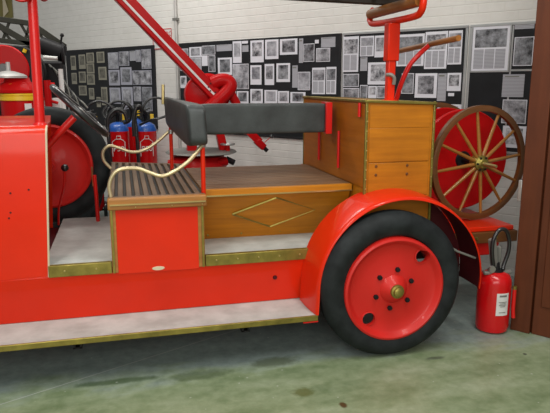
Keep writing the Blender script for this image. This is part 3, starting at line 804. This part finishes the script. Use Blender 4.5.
# ================================================================= HOSE CART on the tail platform
HC = thing('hose_reel_cart', 'hose reel with red drum discs and wooden spoked wheel on the tail platform', 'hose reel', (2.44, 3.9, .645))
def spoked(cx, cy, cz, r, rz):
    R_ = Matrix.Rotation(rz, 3, 'Z')
    bm = B(); lathe(bm, [(r-.036, -.017), (r-.006, -.020), (r, -.016), (r, .016), (r-.006, .020), (r-.036, .017)], (cx, cy, cz), 'Y', 72, closed=True, rot=R_)
    w = link('spoked_wheel', bm, 'rim', HC)
    bm = B(); lathe(bm, [(r-.002, -.017), (r+.005, -.017), (r+.005, .017), (r-.002, .017)], (cx, cy, cz), 'Y', 72, closed=True, rot=R_); link('iron_tyre', bm, 'rim', w)
    for k in range(12):
        a = k*PI/6+.12; d = Vector((math.cos(a), 0, math.sin(a)))
        bm = B(); tube(bm, [Vector((cx, cy, cz))+R_ @ (d*.05+Vector((0, -.012, 0))), Vector((cx, cy, cz))+R_ @ (d*(r-.030))], [.014, .010], 10); link('spoke', bm, 'spoke', w)
    bm = B(); lathe(bm, [(0, -.055), (.030, -.055), (.038, -.045), (.055, -.035), (.060, -.01), (.060, .03), (.045, .05), (0, .05)], (cx, cy, cz), 'Y', 28, rot=R_); hb_ = link('hub', bm, 'oldbrass', w)
    for k in range(6):
        a = k*PI/3; bm = B(); p = Vector((cx, cy, cz))+R_ @ Vector((.046*math.cos(a), -.042, .046*math.sin(a))); lathe(bm, [(0, -.008), (.007, -.008), (.008, .004)], p, 'Y', 6, rot=R_); link('hub_bolt', bm, 'darkmetal', w)
    return w
w1 = spoked(2.435, 3.74, 1.055, .400, .13)
bm = B(); tube(bm, [(2.435, 3.70, 1.055), (2.475, 3.59, 1.048)], [.016, .012], 12); link('axle_end', bm, 'brass', w1)
w2 = spoked(2.435, 4.38, 1.055, .402, 0)
for y in (3.96, 4.24):
    bm = B(); lathe(bm, [(0, -.008), (.06, -.014), (.34, -.008), (.362, -.014), (.370, -.008), (.370, .008), (.362, .014), (.34, .008), (0, .008)], (2.435, y, 1.055), 'Y', 72); fl = link('drum_disc', bm, 'redbg', HC)
    bm = B(); lathe(bm, [(0, -.02), (.055, -.02), (.065, -.006), (0, -.006)], (2.435, y-.006, 1.055), 'Y', 28); link('boss', bm, 'darkmetal', fl)
bm = B(); lathe(bm, [(.0, 0), (.22, 0), (.22, .25), (0, .25)], (2.435, 3.975, 1.055), 'Y', 48); link('drum', bm, 'olive', HC)
bm = B(); tube(bm, [(2.435, 3.74, 1.055), (2.435, 4.38, 1.055)], .022, 14); link('axle', bm, 'darkmetal', HC)
# ================================================================= RED BOOM MACHINE behind the benches
CR = thing('boom_machine', 'red boom machine with white-striped inclined arm, standing behind the benches before the wall', 'crane', (.76, 6.0, 0))
bm = B()
a, b_ = Vector((-.36, 6.02, 2.84)), Vector((.905, 6.0, 1.50)); d = (b_-a).normalized(); s = Vector((d.z, 0, -d.x))
hexa(bm, [a-s*.075+Vector((0, -.09, 0)), b_-s*.062+Vector((0, -.07, 0)), b_-s*.062+Vector((0, .07, 0)), a-s*.075+Vector((0, .09, 0)),
          a+s*.075+Vector((0, -.09, 0)), b_+s*.062+Vector((0, -.07, 0)), b_+s*.062+Vector((0, .07, 0)), a+s*.075+Vector((0, .09, 0))])
bo = link('boom', bm, 'redbg', CR, bevel=.012)
bm = B(); q = Vector((0, -.004, 0)); beam(bm, a+s*.02+Vector((0, -.094, 0)), b_+s*.010+Vector((0, -.074, 0)), .020, .012, (0, -1, 0)); link('white_stripe', bm, 'white', bo)
bm = B(); lathe(bm, [(0, -.05), (.20, -.05), (.225, -.03), (.225, .10), (.20, .12), (0, .12)], (.845, 6.10, 1.50), 'Y', 48)
bmesh.ops.scale(bm, vec=(1.0, 1, .93), verts=bm.verts[:], space=Matrix.Translation((-.845, -6.1, -1.50))); link('turntable_guard', bm, 'redbg', CR)
bm = B(); tube(bm, [(.80, 5.93, 1.34), (.885, 5.92, 1.42), (.97, 5.92, 1.49), (1.045, 5.92, 1.575), (1.03, 5.94, 1.63), (.96, 5.96, 1.64), (.88, 5.98, 1.61)], .066, 18, smoothit=5); el = link('elbow', bm, 'redbg', CR)
bm = B(); tube(bm, [(1.03, 6.02, 1.58), (1.12, 6.02, 1.42), (1.16, 6.02, 1.20)], .045, 14); link('link_arm', bm, 'redbg', CR)
for i in range(8):
    a_ = i*PI/4; bm = B(); lathe(bm, [(0, -.006), (.009, -.006), (.009, .004)], (.90+.07*math.cos(a_), 5.925, 1.575+.05*math.sin(a_)), 'Y', 6); link('bolt', bm, 'maroon', el)
bm = B(); beam(bm, (.655, 6.0, .92), (.70, 6.0, 1.36), .09, .12, (0, 1, 0)); link('mast_leg', bm, 'redbg', CR, bevel=.006)
bm = B(); beam(bm, (.985, 6.0, .92), (.90, 6.0, 1.36), .08, .10, (0, 1, 0)); link('mast_leg', bm, 'redbg', CR, bevel=.006)
bm = B(); lathe(bm, [(0, .925), (.34, .930), (.355, .938), (.34, .952), (0, .962)], (.755, 6.0, 0), 'Z', 48); link('round_platform', bm, 'greymetal', CR)
bm = B(); tube(bm, [(1.008, 5.9, .94), (1.008, 5.9, 1.015)], .022, 10); hw = link('handwheel_stem', bm, 'redbg', CR)
bm = B(); tube(bm, [(1.008+.065*math.cos(k*PI/12), 5.9+.065*math.sin(k*PI/12), 1.02) for k in range(24)], .009, 8, True)
for k in range(3): tube(bm, [(1.008, 5.9, 1.02), (1.008+.065*math.cos(k*2.09), 5.9+.065*math.sin(k*2.09), 1.02)], .006, 6)
link('handwheel', bm, 'steel', hw)
bm = B(); lathe(bm, [(0, 0), (.34, 0), (.34, .05), (.16, .10), (.14, .60), (.24, .70), (.30, .82), (.26, .90), (.10, .926), (0, .926)], (.72, 6.0, 0), 'Z', 40); link('pedestal', bm, 'redbg', CR)
bm = B(); tube(bm, [(.42, 5.86, .84), (.62, 5.80, .86), (.80, 5.80, .83), (.98, 5.84, .86)], .045, 12, smoothit=4); link('pipe', bm, 'redbg', CR)
bm = B(); tube(bm, [(.98, 5.84, .88), (1.06, 5.84, .84)], .03, 10); link('coupling', bm, 'darkmetal', CR)
bm = B(); tube(bm, [(1.10, 6.0, 1.20), (1.16, 6.0, 1.17), (1.22, 6.0, 1.15)], .05, 12); beam(bm, (1.19, 5.97, 1.16), (1.34, 5.97, 1.01), .035, .04); beam(bm, (1.24, 6.04, 1.17), (1.38, 6.04, 1.03), .03, .04)
fa = link('fore_arm', bm, 'redbg', CR)
bm = B(); beam(bm, (1.32, 6.0, 1.04), (1.40, 6.0, .965), .10, .07); link('grip_block', bm, 'redbg', CR, bevel=.01)
bm = B(); tube(bm, [(1.39, 6.0, .975), (1.435, 6.0, .93)], .022, 10); link('nozzle_tip', bm, 'black', fa)
bm = B(); tube(bm, [(1.40, 6.0, 1.01), (1.476, 6.0, 1.075)], .004, 6); rd = link('rod', bm, 'redbg', CR)
bm = B(); lathe(bm, [(0, -.024), (.017, -.017), (.024, 0), (.017, .017), (0, .024)], (1.48, 6.0, 1.08), 'Z', 16); link('ball', bm, 'black', rd)

# ================================================================= LARGE EXTINGUISHERS by the wall
def big_ext(cx, cy, top, label, mark=True, r=.125, blue=True, nearest=None):
    t = thing('wheeled_extinguisher', label, 'fire extinguisher', (cx, cy, 0), 'large extinguishers standing before the wall')
    zt = top-.115
    bm = B(); lathe(bm, [(0, .10), (r*.7, .10), (r, .16), (r, zt), (0, zt)], (cx, cy, 0), 'Z', 36); link('cylinder', bm, 'ext', t)
    bm = B(); lathe(bm, [(r, zt), (r*.97, zt+.03), (r*.82, zt+.075), (r*.5, zt+.10), (0, zt+.115)], (cx, cy, 0), 'Z', 36); link('shoulder', bm, 'blue' if blue else 'ext', t)
    bm = B(); lathe(bm, [(0, top-.012), (.022, top-.012), (.022, top+.05), (.03, top+.055), (.03, top+.085), (0, top+.09)], (cx, cy, 0), 'Z', 16); v = link('valve', bm, 'darkmetal', t)
    bm = B(); beam(bm, (cx-.10, cy-.01, top+.085), (cx+.09, cy-.01, top+.115), .03, .018); beam(bm, (cx-.08, cy-.01, top+.11), (cx+.06, cy-.01, top+.155), .026, .014); link('lever', bm, 'black', v, bevel=.004)
    bm = B(); box(bm, cx+.055, cx+.095, cy-.05, cy-.035, top+.015, top+.085); link('tag', bm, 'yellow', v, bevel=.002)
    bm = B(); tube(bm, [(cx+.02, cy-.02, top+.07), (cx-.06, cy-.05, top+.17), (cx-.12, cy-.07, top+.09), (cx-.11, cy-.13, top-.15), (cx-.10, cy-.14, top-.55)], .021, 10, smoothit=5); link('hose', bm, 'black', t)
    bm = B(); tube(bm, [(cx-.10, cy-.145, top-.50), (cx-.10, cy-.145, top-.80)], [.02, .035], 12); link('discharge_horn', bm, 'black', t)
    for sx in (-1, 1):
        bm = B(); lathe(bm, [(0, -.02), (.09, -.02), (.10, -.01), (.10, .01), (.09, .02), (0, .02)], (cx+sx*(r+.005), cy+.06, .10), 'X', 28); link('wheel', bm, 'black', t)
    bm = B(); tube(bm, [(cx-r-.03, cy+.03, .10), (cx+r+.03, cy+.03, .10)], .012, 8); link('axle', bm, 'darkmetal', t)
    bm = B(); box(bm, cx-.05, cx+.05, cy-.10, cy-.06, 0, .12); link('foot', bm, 'darkmetal', t)
    if mark:   # white outline drawing and lettering, standing proud of the cylinder's front
        bm = B(); yf = cy-r-.002
        def arc(x, z): 
            th = (x)/r; return (cx+r*1.012*math.sin(th), cy-r*1.012*math.cos(th), z)
        zc = zt-.13
        tube(bm, [arc(-.075, zc-.16), arc(-.075, zc+.01), arc(-.03, zc+.045), arc(.03, zc+.045), arc(.075, zc+.01), arc(.075, zc-.16)], .0045, 6)
        tube(bm, [arc(-.02, zc+.05), arc(-.02, zc+.08), arc(.025, zc+.08), arc(.025, zc+.05)], .0045, 6); link('outline_mark', bm, 'label', t)
        bm = B(); text_mesh(bm, 'P50', .085, Matrix.Translation((cx, yf-.006, zc-.07)) @ Matrix.Rotation(PI/2, 4, 'X'), .006); link('lettering', bm, 'label', t, smooth=False)
    return t
big_ext(-.05, 7.38, 1.175, 'blue-shouldered red extinguisher, middle one, just right of the dark spare tyre')
big_ext(.27, 7.32, 1.175, 'blue-shouldered red extinguisher nearest the grey seat backrest')
big_ext(-.375, 7.45, 1.150, 'red extinguisher largely hidden behind the dark spare tyre', mark=False)
big_ext(.13, 7.80, 1.20, 'rear red extinguisher seen only between the two blue-shouldered ones', mark=False)
bm = B(); tube(bm, [(.20, 7.10, 1.21), (.24, 7.10, 1.34), (.31, 7.10, 1.43), (.42, 7.10, 1.45), (.52, 7.10, 1.40), (.545, 7.10, 1.33), (.52, 7.10, 1.26), (.43, 7.10, 1.22), (.33, 7.12, 1.20), (.20, 7.20, 1.14)], .014, 10, smoothit=5)
hz = link('loose_hose', bm, 'black'); tag(hz, 'black hose loop hanging over the two blue-shouldered extinguishers', 'hose')
bm = B(); tube(bm, [(-.40, 7.02, 1.20), (-.36, 7.02, 1.36), (-.24, 7.02, 1.42), (-.12, 7.02, 1.37), (-.08, 7.02, 1.27), (-.16, 7.03, 1.22), (-.20, 7.04, 1.30), (-.10, 7.05, 1.40), (.02, 7.06, 1.41), (.10, 7.06, 1.33), (.09, 7.12, 1.20), (.02, 7.16, 1.16)], .015, 10, smoothit=5)
hz = link('loose_hose', bm, 'black'); tag(hz, 'tangled black hose loops above the left extinguishers, behind the steering wheel', 'hose')

for pts, lab in (([(-.46, 6.86, 1.10), (-.44, 6.86, 1.24), (-.36, 6.86, 1.30), (-.28, 6.87, 1.24), (-.26, 6.87, 1.12)], 'thick black hose arch leftmost above the extinguishers, against the spare tyre'),
                 ([(-.16, 6.90, 1.14), (-.14, 6.90, 1.25), (-.06, 6.90, 1.33), (.03, 6.90, 1.30), (.06, 6.90, 1.20)], 'thick black hose arch directly over the middle blue-shouldered extinguisher'),
                 ([(.13, 7.05, 1.02), (.13, 7.05, 1.20), (.16, 7.05, 1.33), (.20, 7.05, 1.36), (.23, 7.06, 1.30)], 'upright black hose between the two blue-shouldered extinguishers')):
    bm = B(); tube(bm, pts, .024, 10, smoothit=5); hz = link('loose_hose', bm, 'black'); tag(hz, lab, 'hose')

# ================================================================= RED TANK WITH SILVER DOME at far left
TK = thing('pump_tank', 'red tank with yellow stripe and silver domed lid, at the left edge', 'tank', (-.83, 5.75, 0))
bm = B(); lathe(bm, [(0, .02), (.155, .02), (.17, .05), (.17, 1.46), (.172, 1.53), (0, 1.53)], (-.85, 5.75, 0), 'Z', 48); link('tank_body', bm, 'redbg', TK)
bm = B(); lathe(bm, [(.176, 1.462), (.184, 1.466), (.184, 1.50), (.176, 1.504), (.184, 1.508), (.184, 1.522), (.172, 1.526)], (-.85, 5.75, 0), 'Z', 48); link('yellow_stripe', bm, 'yellow', TK)
bm = B(); lathe(bm, [(.186, 1.528), (.190, 1.55), (.16, 1.59), (.11, 1.625), (.10, 1.66), (0, 1.66)], (-.87, 5.75, 0), 'Z', 48); sh = link('shoulder', bm, 'redbg', TK)
bm = B(); lathe(bm, [(0, -.004), (.05, -.004), (.055, 0)], (-.885, 5.62, 1.588), 'Y', 28); bmesh.ops.scale(bm, vec=(1, 1, .38), verts=bm.verts[:], space=Matrix.Translation((.885, -5.62, -1.588))); link('yellow_badge', bm, 'yellow', sh)
bm = B(); lathe(bm, [(0, 1.655), (.15, 1.655), (.15, 1.672), (.12, 1.69), (.05, 1.712), (0, 1.72)], (-.93, 5.72, 0), 'Z', 40); dm = link('domed_lid', bm, 'dome', TK)
bm = B(); tube(bm, [(-.93, 5.72, 1.70), (-.93, 5.72, 1.79)], .018, 12); link('lid_stem', bm, 'dome', dm)
bm = B(); box(bm, -.80, -.745, 5.565, 5.585, 1.33, 1.44); link('label_plate', bm, 'label', TK, bevel=.001)

# ================================================================= DARK LADDER ENGINE behind
LT = thing('ladder_truck', 'dark ladder carriage with grey lattice girder and red reel disc, upper left', 'fire engine', (-.95, 6.7, 0))
bm = B()
beam(bm, (-1.75, 6.6, 2.30), (-.80, 6.6, 2.19), .06, .05); beam(bm, (-.84, 6.6, 2.20), (-.52, 6.6, 1.97), .06, .06)
beam(bm, (-1.35, 6.6, 2.30), (-.74, 6.6, 1.93), .05, .06); beam(bm, (-1.9, 6.6, 2.10), (-.74, 6.6, 1.99), .05, .045)
beam(bm, (-1.9, 6.62, 2.0), (-.74, 6.62, 1.95), .05, .04); beam(bm, (-1.9, 6.60, 1.93), (-.76, 6.60, 1.90), .05, .04)
for (x0, z0, x1, z1) in ((-1.12, 2.16, -1.02, 2.02), (-1.02, 2.22, -1.10, 2.03), (-.93, 2.20, -.84, 2.02), (-.84, 2.18, -.90, 2.02), (-.76, 2.12, -.70, 1.98)):
    beam(bm, (x0, 6.6, z0), (x1, 6.6, z1), .03, .025)
link('lattice_girder', bm, 'ladderg', LT, bevel=.004)
bm = B(); tube(bm, [(-.74, 6.5, 1.98), (-.53, 6.45, 1.90)], .085, 20); dr = link('winch_drum', bm, 'darkmetal', LT)
bm = B(); lathe(bm, [(0, -.012), (.10, -.012), (.105, 0), (.10, .012), (0, .012)], (-.53, 6.45, 1.895), 'X', 28); link('drum_end', bm, 'darkmetal', dr)
bm = B(); tube(bm, [(-.55, 6.45, 1.98), (-.535, 6.45, 2.06)], .010, 8); lathe(bm, [(0, -.02), (.016, -.012), (.02, 0), (.012, .016), (0, .02)], (-.53, 6.45, 2.075), 'Z', 14); link('lamp_knob', bm, 'darkmetal', dr)
bm = B(); box(bm, -1.9, -.56, 6.75, 7.05, .55, 1.84); link('engine_housing', bm, 'darkmetal', LT, bevel=.03)
bm = B(); box(bm, -1.9, -.60, 6.45, 6.75, 1.02, 1.30); link('chassis', bm, 'darkmetal', LT, bevel=.02)
for x in (-1.5, -.75):
    bm = B(); lathe(bm, [(.30, -.05), (.48, -.07), (.52, -.04), (.52, .04), (.48, .07), (.30, .05)], (x, 6.62, .52), 'Y', 48, closed=True); w_ = link('road_wheel', bm, 'tyre', LT)
    bm = B(); lathe(bm, [(0, -.03), (.30, -.02), (.31, .02), (0, .03)], (x, 6.62, .52), 'Y', 36); link('wheel_disc', bm, 'redbg', w_)
bm = B(); lathe(bm, [(0, -.09), (.24, -.09), (.25, -.08), (.25, .09), (.24, .10), (0, .10)], (-.955, 6.45, 1.72), 'Y', 48); rl = link('hose_drum', bm, 'darkmetal', LT)
bm = B(); lathe(bm, [(0, -.012), (.215, -.012), (.225, 0), (.215, .012), (0, .012)], (-1.065, 6.34, 1.745), 'Y', 48); link('red_disc', bm, 'redbg', rl)
bm = B(); lathe(bm, [(0, -.02), (.045, -.02), (.05, 0)], (-1.07, 6.325, 1.75), 'Y', 20); link('disc_boss', bm, 'black', rl)
bm = B(); tube(bm, [(-.875, 6.32, 1.90), (-.86, 6.32, 1.93)], .018, 10); link('brass_tap', bm, 'yellow', rl)
bm = B(); tube(bm, [(-.565, 6.42, 1.75), (-.560, 6.42, 1.30)], .024, 12); link('white_post', bm, 'white', LT)
bm = B(); box(bm, -.76, -.58, 6.40, 6.43, 1.32, 1.47); link('white_panel', bm, 'white', LT, bevel=.004)
bm = B(); tube(bm, [(-.71, 6.38, 1.86), (-.58, 6.38, 1.85)], .02, 10); link('grey_pipe', bm, 'dome', LT)
bm = B(); tube(bm, [(-.69, 6.34, 1.30), (-.69, 6.34, 1.64)], .034, 12); tube(bm, [(-.69, 6.34, 1.60), (-.62, 6.34, 1.60)], .02, 10); tube(bm, [(-.76, 6.34, 1.47), (-.60, 6.34, 1.42)], .014, 8); link('red_valve', bm, 'redbg', LT)
for k in range(5):
    p = [(-.70+.03*k, 6.70-.02*k, 1.80-.03*k), (-.60+.02*k, 6.66, 1.70-.05*k), (-.52+.03*k, 6.62, 1.55-.03*k), (-.50+.04*k, 6.62, 1.36)]
    bm = B(); tube(bm, p, .010, 8, smoothit=5); link('cable', bm, 'black' if k % 2 else 'greymetal', LT)
# banner on the wall, top left
bm = B(); n = 10
for i in range(n):
    u0 = -10.3+i*.08; d0 = 5.045-.010*(i % 2); d1 = 5.045-.010*((i+1) % 2)
    hexa(bm, [(u0, d0, 2.64), (u0+.08, d1, 2.64), (u0+.08, d1+.006, 2.64), (u0, d0+.006, 2.64), (u0, d0, 3.3), (u0+.08, d1, 3.3), (u0+.08, d1+.006, 3.3), (u0, d0+.006, 3.3)])
o = wobj('wall_banner', bm, 'olive', loc=(-9.9, 5.045, 2.64)); tag(o, 'olive hanging cloth on the wall in the top left corner', 'banner')
bm = B(); prism(bm, [(-9.78, 5.032, 2.66), (-9.60, 5.032, 2.74), (-9.68, 5.032, 2.92), (-9.62, 5.032, 3.2), (-9.82, 5.032, 3.2), (-9.76, 5.032, 2.90)], (0, .002, 0)); wobj('pale_patch', bm, 'cream', o, smooth=False); clean(o)

# ================================================================= SMALL EXTINGUISHER on the floor by the door
ex = thing('fire_extinguisher', 'red extinguisher with white label and black hose, on the floor by the brown door', 'fire extinguisher', (2.322, 3.295, 0))
cx, cy, r = 2.322, 3.295, .107
bm = B(); lathe(bm, [(0, .012), (r*.75, .0), (r*.93, .012), (r, .045), (r, .325), (r*.97, .355), (r*.85, .385), (r*.5, .405), (.02, .41), (0, .41)], (cx, cy, 0), 'Z', 48)
cy_ = link('cylinder', bm, 'ext', ex)
bm = B(); lathe(bm, [(0, .40), (.05, .40), (.05, .415), (.028, .42), (.024, .465), (0, .47)], (cx, cy, 0), 'Z', 20); vv = link('valve', bm, 'darkmetal', ex)
bm = B(); beam(bm, (cx-.012, cy, .44), (cx-.05, cy-.01, .625), .044, .030); beam(bm, (cx+.02, cy, .46), (cx+.005, cy-.01, .575), .028, .02); link('squeeze_handle', bm, 'greymetal', vv, bevel=.004)
bm = B(); beam(bm, (cx-.10, cy-.02, .405), (cx+.10, cy-.02, .40), .03, .022); link('carry_bracket', bm, 'greymetal', vv, bevel=.006)
bm = B(); lathe(bm, [(0, -.012), (.022, -.012), (.024, 0)], (cx-.05, cy-.03, .43), 'Y', 16); link('gauge', bm, 'steel', vv)
bm = B(); tube(bm, [(cx-.03, cy-.02, .44), (cx-.055, cy-.03, .53), (cx-.055, cy-.03, .62), (cx-.02, cy-.03, .685), (cx+.03, cy-.03, .685), (cx+.068, cy-.02, .62), (cx+.072, cy-.02, .54), (cx+.045, cy-.02, .45), (cx+.035, cy-.03, .42)], .013, 12, smoothit=5); link('hose', bm, 'black', ex)
def wrap(bm, a0, a1, z0, z1, rr):
    n = 10; V = []
    for i in range(n+1):
        a = a0+(a1-a0)*i/n; V.append((bm.verts.new((cx+rr*math.sin(a), cy-rr*math.cos(a), z0)), bm.verts.new((cx+rr*math.sin(a), cy-rr*math.cos(a), z1)),
                                     bm.verts.new((cx+(rr-.003)*math.sin(a), cy-(rr-.003)*math.cos(a), z0)), bm.verts.new((cx+(rr-.003)*math.sin(a), cy-(rr-.003)*math.cos(a), z1))))
    for i in range(n):
        p, q = V[i], V[i+1]
        bm.faces.new((p[0], q[0], q[1], p[1])); bm.faces.new((p[2], p[3], q[3], q[2])); bm.faces.new((p[1], q[1], q[3], p[3])); bm.faces.new((p[0], p[2], q[2], q[0]))
    for p in (V[0], V[-1]): bm.faces.new((p[0], p[1], p[3], p[2]))
    return bm
la = link('label_sticker', wrap(B(), -.42, .36, .135, .285, r+.0015), 'label', cy_)
for k, (w_, z) in enumerate(((.05, .262), (.055, .225), (.04, .215), (.05, .205), (.035, .195), (.045, .155))): 
    bm = B(); wrap(bm, -.03-w_/2/r, -.03+w_/2/r, z, z+(.012 if k == 0 else .004), r+.0032); link('print_line', bm, 'greymetal', la)

bm = B(); a = .95; px_, py_ = cx+(r+.018)*math.sin(a), cy-(r+.018)*math.cos(a)
tube(bm, [(px_, py_, .30), (px_, py_, .16), (px_+.004, py_-.004, .10)], .013, 12); link('nozzle', bm, 'red3', ex)
bm = B(); tube(bm, [(px_, py_, .295), (px_, py_, .315)], .0145, 12); link('nozzle_collar', bm, 'oldbrass', ex)

# ================================================================= CAMERA AND LIGHT
cam = bpy.data.cameras.new('camera'); co = bpy.data.objects.new('camera', cam); COL.objects.link(co)
co.location = (0, 0, 1.6); TH = math.atan(122/600.)
co.rotation_euler = (PI/2-TH, 0, math.radians(75.8-90)); cam.sensor_width = 36; cam.lens = 600/550*36
cam.clip_start = .05; cam.clip_end = 100
scene.camera = co
def area(name, loc, target, sx, sy, power, col=(1, 1, 1)):
    l = bpy.data.lights.new(name, 'AREA'); l.shape = 'RECTANGLE'; l.size = sx; l.size_y = sy; l.energy = power; l.color = col
    o = bpy.data.objects.new(name, l); COL.objects.link(o); o.location = loc
    o.rotation_euler = (Vector(target)-Vector(loc)).to_track_quat('-Z', 'Y').to_euler(); return o
# added front fill behind the camera, standing in for its flash
area('front_fill_light', (-.6, -2.6, 2.6), (.8, 4, .9), 4.5, 2.6, 160, (1, .97, .91))
# fluorescent ceiling fittings
area('ceiling_tube_light', (-1.2, 1.5, 4.0), (-1.0, 2.2, 0), .6, 3.0, 80, (1, .99, .94))
area('ceiling_tube_light', (1.7, 1.5, 4.0), (1.5, 2.2, 0), .6, 3.0, 80, (1, .99, .94))
area('ceiling_tube_light', (-.6, 6.4, 4.2), (-.6, 6.4, 0), 3.0, .5, 80, (1, .99, .94))
w = bpy.data.worlds.new('world'); scene.world = w; w.use_nodes = True
bg = w.node_tree.nodes['Background']; bg.inputs[0].default_value = (1, .98, .95, 1); bg.inputs[1].default_value = .30
scene.view_settings.view_transform = 'Standard'; scene.view_settings.look = 'None'
scene.view_settings.gamma = 1; scene.view_settings.exposure = 0; scene.view_settings.use_curve_mapping = False
